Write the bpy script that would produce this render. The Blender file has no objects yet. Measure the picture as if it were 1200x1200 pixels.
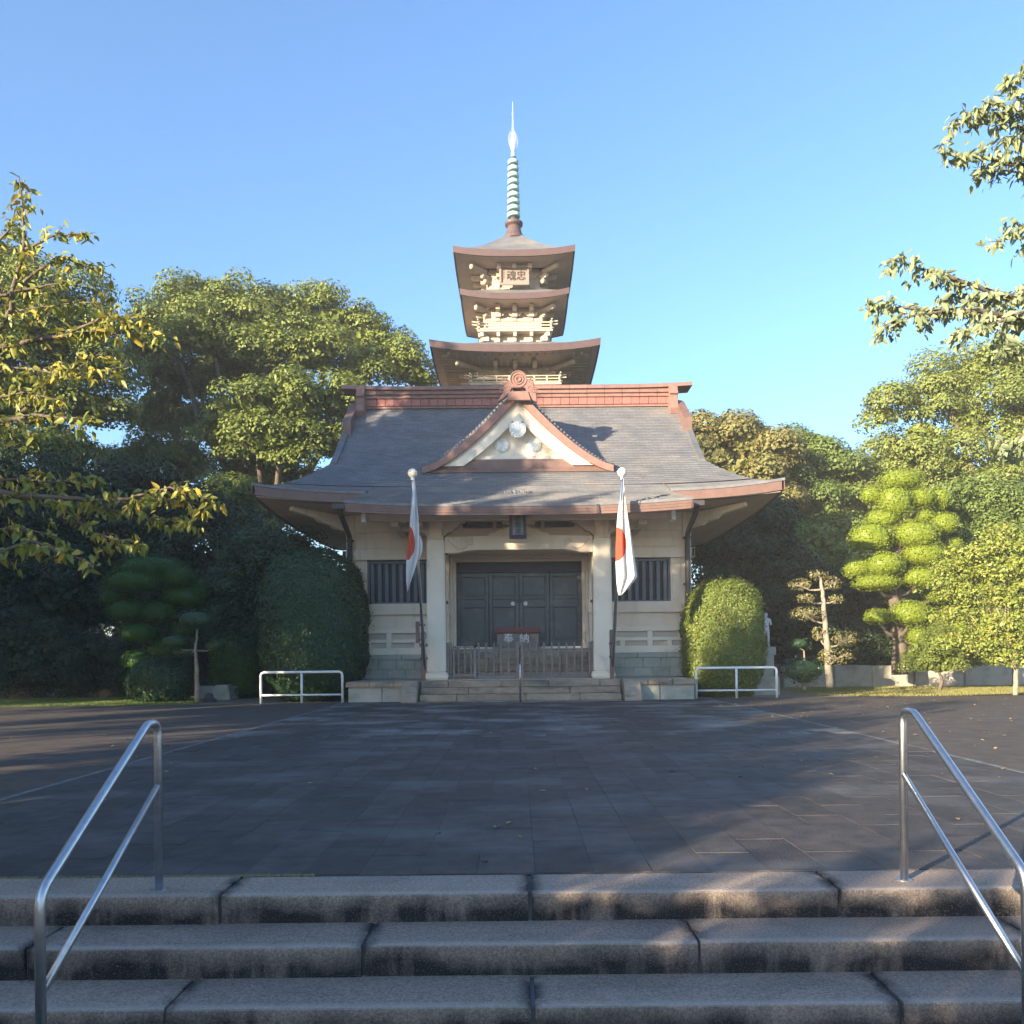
import bpy, bmesh, math, random
import numpy as np
from mathutils import Matrix, Vector

R = math.radians
PI = math.pi
sc = bpy.context.scene
COL = sc.collection
random.seed(7)

# ------------------------------------------------------------------ camera
CX, HY, F, EYE = 607.0, 766.0, 955.0, 1.23      # vanishing point, horizon row, focal length (px of the 1200 px photo), eye height
ROLL = R(-0.55)
cd = bpy.data.cameras.new('camera'); cam = bpy.data.objects.new('camera', cd); COL.objects.link(cam)
cd.sensor_width = 36.0; cd.lens = F / 1200 * 36
cd.shift_x = -(CX - 600) / 1200; cd.shift_y = (HY - 600) / 1200
cd.clip_start = 0.05; cd.clip_end = 1500
cam.matrix_world = Matrix.Translation((0, 0, EYE)) @ Matrix.Rotation(R(90), 4, 'X') @ Matrix.Rotation(ROLL, 4, 'Z')
sc.camera = cam

# ------------------------------------------------------------------ light
SUN_AZ, SUN_EL = 45.0, 11.5      # low sun behind the camera's left shoulder
w = bpy.data.worlds.new('World'); sc.world = w; w.use_nodes = True
nt = w.node_tree; bg = nt.nodes['Background']
sky = nt.nodes.new('ShaderNodeTexSky'); sky.sky_type = 'NISHITA'; sky.sun_disc = False
sky.sun_elevation = R(SUN_EL); sky.sun_rotation = R(180 + SUN_AZ)
sky.altitude = 0; sky.air_density = 1.1; sky.dust_density = 0.7; sky.ozone_density = 4.6
nt.links.new(sky.outputs[0], bg.inputs[0]); bg.inputs[1].default_value = 0.125
sl = bpy.data.lights.new('sun', 'SUN'); sl.energy = 5.0; sl.angle = R(0.5); sl.color = (1.0, 0.84, 0.60)
so = bpy.data.objects.new('sun', sl); COL.objects.link(so)
d = Vector((math.sin(R(SUN_AZ)) * math.cos(R(SUN_EL)), math.cos(R(SUN_AZ)) * math.cos(R(SUN_EL)), -math.sin(R(SUN_EL))))
so.rotation_euler = d.to_track_quat('-Z', 'Y').to_euler(); so.location = (-30, -30, 20)
vs = sc.view_settings
vs.view_transform = 'Standard'; vs.look = 'None'; vs.gamma = 1; vs.use_curve_mapping = False; vs.exposure = 1.9

# ------------------------------------------------------------------ helpers
def at(x, y, D):
    """world point seen at pixel x, y of the photograph at distance D"""
    dx, dy = (x - CX) / F, (HY - y) / F
    c, s = math.cos(ROLL), math.sin(ROLL)
    return Vector(((dx * c - dy * s) * D, D, EYE + (dx * s + dy * c) * D))

def pmat(name, c, c2=None, scale=4, rough=0.75, bump=0.0, bscale=60, metal=0.0, rand=0.0, island=False,
         stain=None, stain_scale=1.5, stain_stretch=(1, 1, 1), stain_lo=0.5, stain_hi=0.7, spec=0.3, detail=6):
    m = bpy.data.materials.new(name); m.use_nodes = True
    t = m.node_tree; N = t.nodes; L = t.links
    b = N['Principled BSDF']; b.inputs['Roughness'].default_value = rough
    b.inputs['Metallic'].default_value = metal; b.inputs['Specular IOR Level'].default_value = spec
    tc = N.new('ShaderNodeTexCoord'); geo = N.new('ShaderNodeNewGeometry')
    n1 = N.new('ShaderNodeTexNoise'); n1.inputs['Scale'].default_value = scale; n1.inputs['Detail'].default_value = detail
    n1.inputs['Roughness'].default_value = 0.65
    L.new(geo.outputs['Position'], n1.inputs['Vector'])
    mix = N.new('ShaderNodeMix'); mix.data_type = 'RGBA'
    c2 = c2 or tuple(v * 0.75 for v in c)
    mix.inputs['A'].default_value = (*c, 1); mix.inputs['B'].default_value = (*c2, 1)
    rp = N.new('ShaderNodeMapRange'); rp.inputs['From Min'].default_value = 0.35; rp.inputs['From Max'].default_value = 0.65
    L.new(n1.outputs['Fac'], rp.inputs['Value']); L.new(rp.outputs[0], mix.inputs['Factor'])
    out = mix.outputs['Result']
    if stain:
        mp = N.new('ShaderNodeMapping'); mp.inputs['Scale'].default_value = stain_stretch
        L.new(geo.outputs['Position'], mp.inputs['Vector'])
        n2 = N.new('ShaderNodeTexNoise'); n2.inputs['Scale'].default_value = stain_scale; n2.inputs['Detail'].default_value = 8
        n2.inputs['Roughness'].default_value = 0.6
        L.new(mp.outputs[0], n2.inputs['Vector'])
        r2 = N.new('ShaderNodeMapRange'); r2.inputs['From Min'].default_value = stain_lo; r2.inputs['From Max'].default_value = stain_hi
        L.new(n2.outputs['Fac'], r2.inputs['Value'])
        m2 = N.new('ShaderNodeMix'); m2.data_type = 'RGBA'; m2.inputs['B'].default_value = (*stain, 1)
        L.new(r2.outputs[0], m2.inputs['Factor']); L.new(out, m2.inputs['A']); out = m2.outputs['Result']
    if rand:
        oi = N.new('ShaderNodeObjectInfo')
        r3 = N.new('ShaderNodeMapRange'); r3.inputs['To Min'].default_value = 1 - rand; r3.inputs['To Max'].default_value = 1 + rand
        L.new(geo.outputs['Random Per Island'] if island else oi.outputs['Random'], r3.inputs['Value'])
        hs = N.new('ShaderNodeHueSaturation'); L.new(r3.outputs[0], hs.inputs['Value']); L.new(out, hs.inputs['Color']); out = hs.outputs[0]
    L.new(out, b.inputs['Base Color'])
    if bump:
        nb = N.new('ShaderNodeTexNoise'); nb.inputs['Scale'].default_value = bscale; nb.inputs['Detail'].default_value = 4
        L.new(geo.outputs['Position'], nb.inputs['Vector'])
        bp = N.new('ShaderNodeBump'); bp.inputs['Strength'].default_value = bump; bp.inputs['Distance'].default_value = 0.02
        L.new(nb.outputs['Fac'], bp.inputs['Height']); L.new(bp.outputs[0], b.inputs['Normal'])
    return m

def leafmat(name, c, c2, odd=None, trans=0.35, rough=0.5, scale=0.5, oddt=0.95):
    m = bpy.data.materials.new(name); m.use_nodes = True
    t = m.node_tree; N = t.nodes; L = t.links
    b = N['Principled BSDF']; b.inputs['Roughness'].default_value = rough; b.inputs['Specular IOR Level'].default_value = 0.35
    geo = N.new('ShaderNodeNewGeometry')
    n1 = N.new('ShaderNodeTexNoise'); n1.inputs['Scale'].default_value = scale; n1.inputs['Detail'].default_value = 3
    L.new(geo.outputs['Position'], n1.inputs['Vector'])
    mix = N.new('ShaderNodeMix'); mix.data_type = 'RGBA'
    mix.inputs['A'].default_value = (*c, 1); mix.inputs['B'].default_value = (*c2, 1)
    ad = N.new('ShaderNodeMath'); ad.operation = 'MULTIPLY_ADD'; ad.inputs[1].default_value = 0.5
    L.new(geo.outputs['Random Per Island'], ad.inputs[0]); 
    sb = N.new('ShaderNodeMath'); sb.operation = 'SUBTRACT'; sb.inputs[1].default_value = 0.25
    L.new(n1.outputs['Fac'], sb.inputs[0]); L.new(sb.outputs[0], ad.inputs[2])
    L.new(ad.outputs[0], mix.inputs['Factor'])
    out = mix.outputs['Result']
    if odd:
        gt = N.new('ShaderNodeMath'); gt.operation = 'GREATER_THAN'; gt.inputs[1].default_value = oddt
        L.new(geo.outputs['Random Per Island'], gt.inputs[0])
        m2 = N.new('ShaderNodeMix'); m2.data_type = 'RGBA'; m2.inputs['B'].default_value = (*odd, 1)
        L.new(gt.outputs[0], m2.inputs['Factor']); L.new(out, m2.inputs['A']); out = m2.outputs['Result']
    L.new(out, b.inputs['Base Color'])
    tr = N.new('ShaderNodeBsdfTranslucent'); L.new(out, tr.inputs['Color'])
    ms = N.new('ShaderNodeMixShader'); ms.inputs[0].default_value = trans * .6
    L.new(b.outputs[0], ms.inputs[1]); L.new(tr.outputs[0], ms.inputs[2])
    L.new(ms.outputs[0], N['Material Output'].inputs['Surface'])
    return m

BASE = {}
def thing(name, label, cat, loc=(0, 0, 0), group=None, base=None):
    o = bpy.data.objects.new(name, None); COL.objects.link(o); o.location = loc
    o.empty_display_size = 0.2
    o['label'] = label; o['category'] = cat
    if group: o['group'] = group
    BASE[o.name] = Vector(base if base is not None else loc)
    return o
def tag(o, label, cat, group=None):
    o['label'] = label; o['category'] = cat
    if group: o['group'] = group
    return o
def link(name, me, mat, parent=None, loc=None):
    o = bpy.data.objects.new(name, me); COL.objects.link(o)
    if mat and not me.materials: me.materials.append(mat)
    if parent:
        o.parent = parent
        b = BASE[parent.name]
        BASE[o.name] = b.copy() if loc is None else Vector(loc)
        if loc is not None: o.location = Vector(loc) - b
    else:
        BASE[o.name] = Vector((0, 0, 0)) if loc is None else Vector(loc)
        if loc is not None: o.location = loc
    return o
def copy_tree(o, parent=None):
    c = o.copy(); COL.objects.link(c); c.parent = parent
    for ch in list(o.children): copy_tree(ch, c)
    BASE[c.name] = BASE.get(o.name, Vector((0, 0, 0)))
    return c

class MB:
    def __init__(s): s.v = []; s.f = []
    def add(s, vs, fs):
        n = len(s.v); s.v += [tuple(p) for p in vs]; s.f += [tuple(i + n for i in f) for f in fs]; return s
    def box(s, x0, x1, y0, y1, z0, z1, tf=None):
        vs = [Vector((x, y, z)) for z in (z0, z1) for y in (y0, y1) for x in (x0, x1)]
        if tf: vs = [tf @ p for p in vs]
        return s.add(vs, [(0, 2, 3, 1), (4, 5, 7, 6), (0, 1, 5, 4), (2, 6, 7, 3), (0, 4, 6, 2), (1, 3, 7, 5)])
    def frustum(s, cx, cy, z0, z1, a, b):       # square, half widths a (bottom) and b (top)
        vs = [(cx + i * h, cy + j * h, z) for z, h in ((z0, a), (z1, b)) for j in (-1, 1) for i in (-1, 1)]
        return s.add(vs, [(0, 2, 3, 1), (4, 5, 7, 6), (0, 1, 5, 4), (2, 6, 7, 3), (0, 4, 6, 2), (1, 3, 7, 5)])
    def tube(s, pts, r, n=8, cap=True):
        pts = [Vector(p) for p in pts]; k = len(pts)
        rr = r if isinstance(r, (list, tuple)) else [r] * k
        prev = None; rings = []
        for i, p in enumerate(pts):
            t = (pts[min(i + 1, k - 1)] - pts[max(i - 1, 0)]).normalized()
            if prev is None:
                u = t.orthogonal().normalized()
            else:
                u = (prev - t * prev.dot(t)).normalized()
            prev = u; v = t.cross(u)
            rings.append([p + (u * math.cos(2 * PI * j / n) + v * math.sin(2 * PI * j / n)) * rr[i] for j in range(n)])
        vs = [q for g in rings for q in g]; fs = []
        for i in range(k - 1):
            for j in range(n):
                a = i * n + j; b = i * n + (j + 1) % n
                fs.append((a, b, b + n, a + n))
        if cap:
            fs.append(tuple(range(n - 1, -1, -1))); fs.append(tuple((k - 1) * n + j for j in range(n)))
        return s.add(vs, fs)
    def lathe(s, cx, cy, prof, n=16):           # prof: (r, z) from bottom to top
        vs = []; fs = []
        for r, z in prof:
            vs += [(cx + r * math.cos(2 * PI * j / n), cy + r * math.sin(2 * PI * j / n), z) for j in range(n)]
        for i in range(len(prof) - 1):
            for j in range(n):
                a = i * n + j; b = i * n + (j + 1) % n
                fs.append((a, b, b + n, a + n))
        fs.append(tuple(range(n - 1, -1, -1))); fs.append(tuple((len(prof) - 1) * n + j for j in range(n)))
        return s.add(vs, fs)
    def prism(s, poly, y0, y1):                 # poly of (x, z), extruded along y; any simple outline
        n = len(poly)
        vs = [(x, y0, z) for x, z in poly] + [(x, y1, z) for x, z in poly]
        fs = [tuple(range(n - 1, -1, -1)), tuple(range(n, 2 * n))]
        fs += [(i, (i + 1) % n, n + (i + 1) % n, n + i) for i in range(n)]
        return s.add(vs, fs)
    def prism_x(s, poly, x0, x1):               # poly of (y, z), extruded along x
        n = len(poly)
        vs = [(x0, y, z) for y, z in poly] + [(x1, y, z) for y, z in poly]
        fs = [tuple(range(n)), tuple(range(2 * n - 1, n - 1, -1))]
        fs += [(i, n + i, n + (i + 1) % n, (i + 1) % n) for i in range(n)]
        return s.add(vs, fs)
    def grid(s, rows):                          # rows of equally many points
        k = len(rows[0]); vs = [p for r in rows for p in r]; fs = []
        for i in range(len(rows) - 1):
            for j in range(k - 1):
                a = i * k + j; fs.append((a, a + 1, a + k + 1, a + k))
        return s.add(vs, fs)
    def mesh(s, name, base=(0, 0, 0), smooth=False, bevel=0.0):
        me = bpy.data.meshes.new(name); b = Vector(base)
        me.from_pydata([tuple(Vector(p) - b) for p in s.v], [], s.f)
        bm = bmesh.new(); bm.from_mesh(me)
        bmesh.ops.recalc_face_normals(bm, faces=bm.faces)
        if bevel:
            es = [e for e in bm.edges if len(e.link_faces) == 2 and e.calc_face_angle(0) > 0.6]
            bmesh.ops.bevel(bm, geom=es, offset=bevel, segments=2 if bevel > 0.008 else 1, affect='EDGES', clamp_overlap=True)
        bm.to_mesh(me); bm.free()
        if smooth:
            me.polygons.foreach_set('use_smooth', [True] * len(me.polygons))
        me.update(); return me
    def build(s, name, mat, parent=None, smooth=False, bevel=0.0, kind=None, label=None):
        b = BASE[parent.name] if parent else (0, 0, 0)
        o = link(name, s.mesh(name, b, smooth, bevel), mat, parent)
        if kind: o['kind'] = kind
        if label: o['label'] = label
        return o
def B(*a): return MB().box(*a)
def struct(o): o['kind'] = 'structure'; return o

# ---------- foliage
rng = np.random.default_rng(5)
def np_mesh(name, V, loops, sizes):
    me = bpy.data.meshes.new(name)
    me.vertices.add(len(V)); me.vertices.foreach_set('co', V.astype(np.float32).ravel())
    me.loops.add(len(loops)); me.loops.foreach_set('vertex_index', loops.astype(np.int32))
    st = np.concatenate([[0], np.cumsum(sizes)[:-1]]).astype(np.int32)
    me.polygons.add(len(sizes)); me.polygons.foreach_set('loop_start', st)
    me.polygons.foreach_set('loop_total', np.asarray(sizes, dtype=np.int32))
    me.update(calc_edges=True); return me
def unit(n):
    p = rng.normal(size=(n, 3)); return p / np.linalg.norm(p, axis=1)[:, None]
def ico(sub=2):
    bm = bmesh.new(); bmesh.ops.create_icosphere(bm, subdivisions=sub, radius=1)
    V = np.array([v.co[:] for v in bm.verts]); Fc = np.array([[v.index for v in f.verts] for f in bm.faces]); bm.free(); return V, Fc
ICO = ico(2); ICO3 = ico(3)
def leaf_geo(P, Nn, size, aspect=0.5, near=False, droop=0.0, wild=0.6):
    n = len(P)
    nn = Nn + unit(n) * wild; nn /= np.linalg.norm(nn, axis=1)[:, None]
    a = np.cross(nn, unit(n)); a /= np.linalg.norm(a, axis=1)[:, None] + 1e-9
    if droop: a[:, 2] -= droop; a /= np.linalg.norm(a, axis=1)[:, None]
    b = np.cross(nn, a); b /= np.linalg.norm(b, axis=1)[:, None] + 1e-9
    nn = np.cross(a, b)
    s = (size * rng.uniform(0.55, 1.4, n))[:, None]
    if near:    # folded, curling, pointed leaf: eight points, six faces
        c = rng.uniform(.05, .35, n)[:, None]
        q = lambda t, w_, f_: P + a * s * t + b * s * aspect * w_ + nn * s * (f_ - c * t * t)
        V = np.stack([q(0, 0, 0), q(.3, 0, -.05), q(.66, 0, -.05), q(1, 0, 0), q(.28, .48, .05), q(.64, .36, .04), q(.28, -.48, .05), q(.64, -.36, .04)], 1).reshape(-1, 3)
        k = np.arange(n)[:, None] * 8
        T = (k + np.array([[0, 1, 4, 1, 2, 5, 4, 2, 3, 5, 0, 6, 1, 1, 6, 7, 2, 2, 7, 3]])).ravel()
        return V, T, np.tile([3, 4, 3, 3, 4, 3], n)
    V = np.stack([P - a * s * .5, P + b * s * aspect * .5, P + a * s * .5, P - b * s * aspect * .5], 1).reshape(-1, 3)
    k = np.arange(n)[:, None] * 4
    return V, (k + np.arange(4)[None]).ravel(), np.full(n, 4)
def merge(parts):
    Vs, Ls, Ss, o = [], [], [], 0
    for V, L_, S in parts:
        Vs.append(V); Ls.append(L_ + o); Ss.append(S); o += len(V)
    return np.concatenate(Vs), np.concatenate(Ls), np.concatenate(Ss)
def core_geo(c, r, k, lump=0.06, I=None):
    V, Fc = I or ICO
    W = V * (1 + lump * np.sin(V[:, :1] * 9 + c[0]) * np.cos(V[:, 1:2] * 7 + c[2] * 3)) * np.array(r) * k + np.array(c)
    return W, Fc.ravel(), np.full(len(Fc), 3)
def clumps(blobs, per_m2=1.2, cr=0.7, up=0.15):
    """leaf clumps over the outside of each blob"""
    C, Rr = [], []
    for (x, y, z, rx, ry, rz) in blobs:
        ar = 4 * PI * ((rx * ry) ** 1.6 / 3 + (rx * rz) ** 1.6 / 3 + (ry * rz) ** 1.6 / 3) ** (1 / 1.6)
        n = max(6, int(ar * per_m2 / (cr * cr)))
        u = unit(n); u[:, 2] += up; u /= np.linalg.norm(u, axis=1)[:, None]
        k = rng.uniform(0.62, 1.14, n)[:, None]
        C.append(u * np.array([rx, ry, rz]) * k + np.array([x, y, z])); Rr.append(cr * rng.uniform(0.45, 1.3, n))
    return np.concatenate(C), np.concatenate(Rr)
def crown_mesh(name, blobs, n, size, cr=0.7, per=0.42, core=0.62, aspect=0.55, base=(0, 0, 0), near=False):
    C, Rr = clumps(blobs, per, cr)
    wgt = Rr ** 2; idx = rng.choice(len(C), n, p=wgt / wgt.sum())
    u = unit(n); u[:, 2] = np.where(u[:, 2] < -0.3, -u[:, 2] * .5, u[:, 2]); u /= np.linalg.norm(u, axis=1)[:, None]
    P = C[idx] + u * (Rr[idx] * rng.uniform(0.55, 1.05, n) ** .7)[:, None] * np.array([1.05, 1.05, .9])
    parts = [leaf_geo(P, u + np.array([0, 0, .35]), size, aspect, near)]
    if core:        # larger inner leaves close the crown's depth
        k = max(60, int(n * .16)); bw = np.array([b[3] * b[4] + b[3] * b[5] for b in blobs]); bi = rng.choice(len(blobs), k, p=bw / bw.sum()); bb = np.array(blobs)[bi]
        Q = bb[:, :3] + unit(k) * bb[:, 3:] * (rng.uniform(.1, 1, k) ** .5 * min(.9, core * 1.25))[:, None]
        parts.append(leaf_geo(Q, unit(k), size * (2.0 if core > .5 else 1.6), .8))
    V, L_, S = merge(parts)
    return np_mesh(name, V - np.array(base), L_, S)
def sup_pts(n, c, r, e=2.4, zmin=None):
    """points on a slightly squared ellipsoid"""
    u = unit(n); q = (np.abs(u) ** e).sum(1) ** (-1 / e); P = u * q[:, None]
    nrm = np.sign(P) * np.abs(P) ** (e - 1) / np.array(r); nrm /= np.linalg.norm(nrm, axis=1)[:, None]
    P = P * np.array(r) + np.array(c)
    return P, nrm
def clipped_mesh(name, c, r, n, size, e=2.4, base=(0, 0, 0), rough=0.05, wild=0.6, lump=0.0, aspect=0.6, sparse=False):
    """a clipped bush or pad: an uneven body covered all over with small leaves"""
    P, Nn = sup_pts(n, c, r, e)
    rel = (P - np.array(c))
    if lump:
        k = 1 + lump * (np.sin(rel[:, 0] * 5.1 + c[0]) * np.cos(rel[:, 2] * 4.3 + c[1]) + .5 * np.sin(rel[:, 2] * 11 + rel[:, 0] * 8))
        rel = rel * k[:, None]
    out = np.where(rng.uniform(0, 1, len(P)) < .03, rng.uniform(0, .13, len(P)), 0)      # a few stray shoots
    P = np.array(c) + rel * (1 + rng.normal(0, rough, len(P)) + out)[:, None]
    parts = [leaf_geo(P, Nn, size, aspect, wild=wild)]
    if not sparse:
        V, Fc = ICO3; q = (np.abs(V) ** e).sum(1) ** (-1 / e)
        W = V * q[:, None] * np.array(r) * (0.88 - rough); 
        if lump: W = W * (1 + lump * (np.sin(W[:, 0] * 5.1 + c[0]) * np.cos(W[:, 2] * 4.3 + c[1])))[:, None]
        parts.append((W + np.array(c), Fc.ravel(), np.full(len(Fc), 3)))
    V, L_, S = merge(parts)
    return np_mesh(name, V - np.array(base), L_, S)

# ------------------------------------------------------------------ materials
M = {}
M['ground'] = pmat('ground', (.20, .16, .11), (.13, .11, .07), 1.3, .95, .5, 40)
M['gravel'] = pmat('gravel', (.30, .23, .17), (.17, .13, .10), 9, .95, .8, 60)
M['grass'] = pmat('grass', (.20, .19, .06), (.11, .12, .035), 2.2, .95, .8, 50)
M['asphalt'] = pmat('asphalt', (.115, .090, .074), (.070, .056, .048), 3.5, .8, .5, 90, stain=(.13, .13, .135), stain_scale=1.1, stain_stretch=(.35, 2.2, 1), stain_lo=.60, stain_hi=.78)
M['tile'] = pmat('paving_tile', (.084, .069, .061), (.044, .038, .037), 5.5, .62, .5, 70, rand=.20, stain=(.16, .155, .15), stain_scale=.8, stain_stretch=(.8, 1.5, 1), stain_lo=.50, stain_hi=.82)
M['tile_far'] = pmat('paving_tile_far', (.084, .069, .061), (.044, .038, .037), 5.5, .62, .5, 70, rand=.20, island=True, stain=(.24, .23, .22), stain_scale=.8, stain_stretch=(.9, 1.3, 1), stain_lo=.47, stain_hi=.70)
M['line'] = pmat('pale_strip', (.20, .20, .20), (.10, .10, .10), 6, .8, .3)
M['joint'] = pmat('mortar', (.15, .15, .15), (.03, .03, .035), 1.5, .9)
def step_material():
    m = pmat('step_granite', (.42, .325, .26), (.20, .155, .125), 75, .85, .6, 140, rand=.10)
    t = m.node_tree; N = t.nodes; L = t.links; b = N['Principled BSDF']
    src = b.inputs['Base Color'].links[0].from_socket
    geo = N.new('ShaderNodeNewGeometry')
    def nz(sc_, st, lo, hi, det=8):
        mp = N.new('ShaderNodeMapping'); mp.inputs['Scale'].default_value = st; L.new(geo.outputs['Position'], mp.inputs['Vector'])
        n = N.new('ShaderNodeTexNoise'); n.inputs['Scale'].default_value = sc_; n.inputs['Detail'].default_value = det; n.inputs['Roughness'].default_value = .62
        L.new(mp.outputs[0], n.inputs['Vector'])
        r = N.new('ShaderNodeMapRange'); r.inputs['From Min'].default_value = lo; r.inputs['From Max'].default_value = hi
        L.new(n.outputs['Fac'], r.inputs['Value']); return r.outputs[0]
    # water-borne grime on the vertical faces, in streaks; light speckle grain everywhere
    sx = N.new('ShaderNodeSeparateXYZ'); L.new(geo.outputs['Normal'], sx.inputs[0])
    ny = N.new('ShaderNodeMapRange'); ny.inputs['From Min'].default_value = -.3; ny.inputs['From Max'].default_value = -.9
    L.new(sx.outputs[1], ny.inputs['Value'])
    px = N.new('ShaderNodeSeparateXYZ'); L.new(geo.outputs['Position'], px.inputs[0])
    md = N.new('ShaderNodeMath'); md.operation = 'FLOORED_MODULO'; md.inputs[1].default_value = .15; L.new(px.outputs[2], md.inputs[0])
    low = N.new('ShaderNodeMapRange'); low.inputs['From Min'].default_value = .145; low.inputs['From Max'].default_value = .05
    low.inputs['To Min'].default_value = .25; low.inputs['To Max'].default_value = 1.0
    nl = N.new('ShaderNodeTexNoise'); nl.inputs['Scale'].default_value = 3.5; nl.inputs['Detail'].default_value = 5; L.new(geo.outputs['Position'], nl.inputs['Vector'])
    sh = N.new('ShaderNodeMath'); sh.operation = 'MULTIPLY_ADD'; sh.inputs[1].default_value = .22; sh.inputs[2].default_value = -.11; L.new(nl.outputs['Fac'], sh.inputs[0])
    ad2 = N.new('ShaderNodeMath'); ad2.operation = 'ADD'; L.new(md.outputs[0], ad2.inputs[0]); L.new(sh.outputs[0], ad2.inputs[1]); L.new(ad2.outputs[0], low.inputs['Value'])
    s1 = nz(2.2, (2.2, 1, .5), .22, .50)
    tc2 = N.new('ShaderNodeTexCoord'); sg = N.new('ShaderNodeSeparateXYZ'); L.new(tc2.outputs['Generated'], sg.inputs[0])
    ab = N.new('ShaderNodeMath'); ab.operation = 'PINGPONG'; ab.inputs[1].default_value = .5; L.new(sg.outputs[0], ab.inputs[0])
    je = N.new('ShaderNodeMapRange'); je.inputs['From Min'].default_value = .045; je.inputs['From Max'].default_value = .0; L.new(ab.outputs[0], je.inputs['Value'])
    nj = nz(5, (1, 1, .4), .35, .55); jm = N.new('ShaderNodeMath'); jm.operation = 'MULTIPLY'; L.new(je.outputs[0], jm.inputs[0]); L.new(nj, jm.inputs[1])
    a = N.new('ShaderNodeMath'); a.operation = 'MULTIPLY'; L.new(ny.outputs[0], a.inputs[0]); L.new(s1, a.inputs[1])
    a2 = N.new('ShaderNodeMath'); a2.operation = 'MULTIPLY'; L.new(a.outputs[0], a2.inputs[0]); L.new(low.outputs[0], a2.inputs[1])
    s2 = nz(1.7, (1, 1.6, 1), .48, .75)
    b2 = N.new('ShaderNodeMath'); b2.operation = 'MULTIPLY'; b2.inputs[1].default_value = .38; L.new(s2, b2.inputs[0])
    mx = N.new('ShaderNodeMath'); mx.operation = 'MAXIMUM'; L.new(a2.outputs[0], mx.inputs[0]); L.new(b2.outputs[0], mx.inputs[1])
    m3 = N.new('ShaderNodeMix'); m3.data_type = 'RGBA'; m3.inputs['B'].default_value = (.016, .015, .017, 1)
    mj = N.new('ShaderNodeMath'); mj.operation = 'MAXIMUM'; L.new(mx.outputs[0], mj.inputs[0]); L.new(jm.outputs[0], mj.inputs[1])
    # pale front edge of each tread: nosing highlight painted in, plus wear
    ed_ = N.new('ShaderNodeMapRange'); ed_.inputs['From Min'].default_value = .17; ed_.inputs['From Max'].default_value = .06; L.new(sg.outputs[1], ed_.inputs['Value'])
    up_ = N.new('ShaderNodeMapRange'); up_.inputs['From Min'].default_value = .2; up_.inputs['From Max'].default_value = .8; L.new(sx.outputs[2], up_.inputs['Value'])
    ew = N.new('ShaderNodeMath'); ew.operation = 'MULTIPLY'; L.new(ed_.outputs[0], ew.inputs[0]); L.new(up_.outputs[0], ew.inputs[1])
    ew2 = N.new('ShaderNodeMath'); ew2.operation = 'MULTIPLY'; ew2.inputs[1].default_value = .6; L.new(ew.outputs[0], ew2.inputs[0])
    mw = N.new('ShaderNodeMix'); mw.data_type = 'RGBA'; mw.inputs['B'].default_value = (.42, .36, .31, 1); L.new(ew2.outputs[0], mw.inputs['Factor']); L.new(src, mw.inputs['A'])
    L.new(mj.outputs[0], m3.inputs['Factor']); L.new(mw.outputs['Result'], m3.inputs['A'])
    sp = nz(130, (1, 1, 1), .52, .70, 3)
    m4 = N.new('ShaderNodeMix'); m4.data_type = 'RGBA'; m4.blend_type = 'ADD'; m4.inputs['B'].default_value = (.11, .093, .08, 1)
    L.new(sp, m4.inputs['Factor']); L.new(m3.outputs['Result'], m4.inputs['A'])
    L.new(m4.outputs['Result'], b.inputs['Base Color']); return m
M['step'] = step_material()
M['steel'] = pmat('stainless_steel', (.55, .56, .58), (.45, .46, .48), 20, .36, .05, 120, metal=1.0)
M['white_paint'] = pmat('white_paint', (.78, .78, .78), (.66, .66, .66), 5, .45)
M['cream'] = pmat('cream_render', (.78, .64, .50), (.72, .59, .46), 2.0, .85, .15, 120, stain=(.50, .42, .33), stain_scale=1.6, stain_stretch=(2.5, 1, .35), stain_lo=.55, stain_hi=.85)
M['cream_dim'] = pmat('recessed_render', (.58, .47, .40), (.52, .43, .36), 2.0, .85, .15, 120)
M['pale'] = pmat('pale_render', (.82, .72, .58), (.75, .66, .53), 2.0, .8, .1, 100, stain=(.45, .46, .38), stain_scale=2, stain_lo=.6, stain_hi=.8)
M['pagoda'] = pmat('pagoda_cream_paint', (.50, .42, .33), (.43, .36, .28), 3.0, .8, .1, 100)
M['soffit'] = pmat('soffit_boards', (.52, .40, .33), (.46, .35, .29), 3, .8, .1, 80)
M['stone'] = pmat('grey_green_stone', (.42, .40, .34), (.34, .34, .29), 3, .85, .4, 60, rand=.07, stain=(.20, .25, .19), stain_scale=1.8, stain_lo=.5, stain_hi=.75)
M['sand'] = pmat('tan_sandstone', (.38, .30, .22), (.27, .22, .17), 4, .85, .5, 60, rand=.1, stain=(.12, .11, .10), stain_scale=2.5, stain_stretch=(.5, 1, 2), stain_lo=.52, stain_hi=.72)
M['roof'] = pmat('grey_roof_tile', (.17, .165, .17), (.115, .12, .13), 1.6, .62, .35, 35, stain=(.21, .185, .165), stain_scale=1.2, stain_stretch=(.6, 1, 1), stain_lo=.5, stain_hi=.75)
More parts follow.
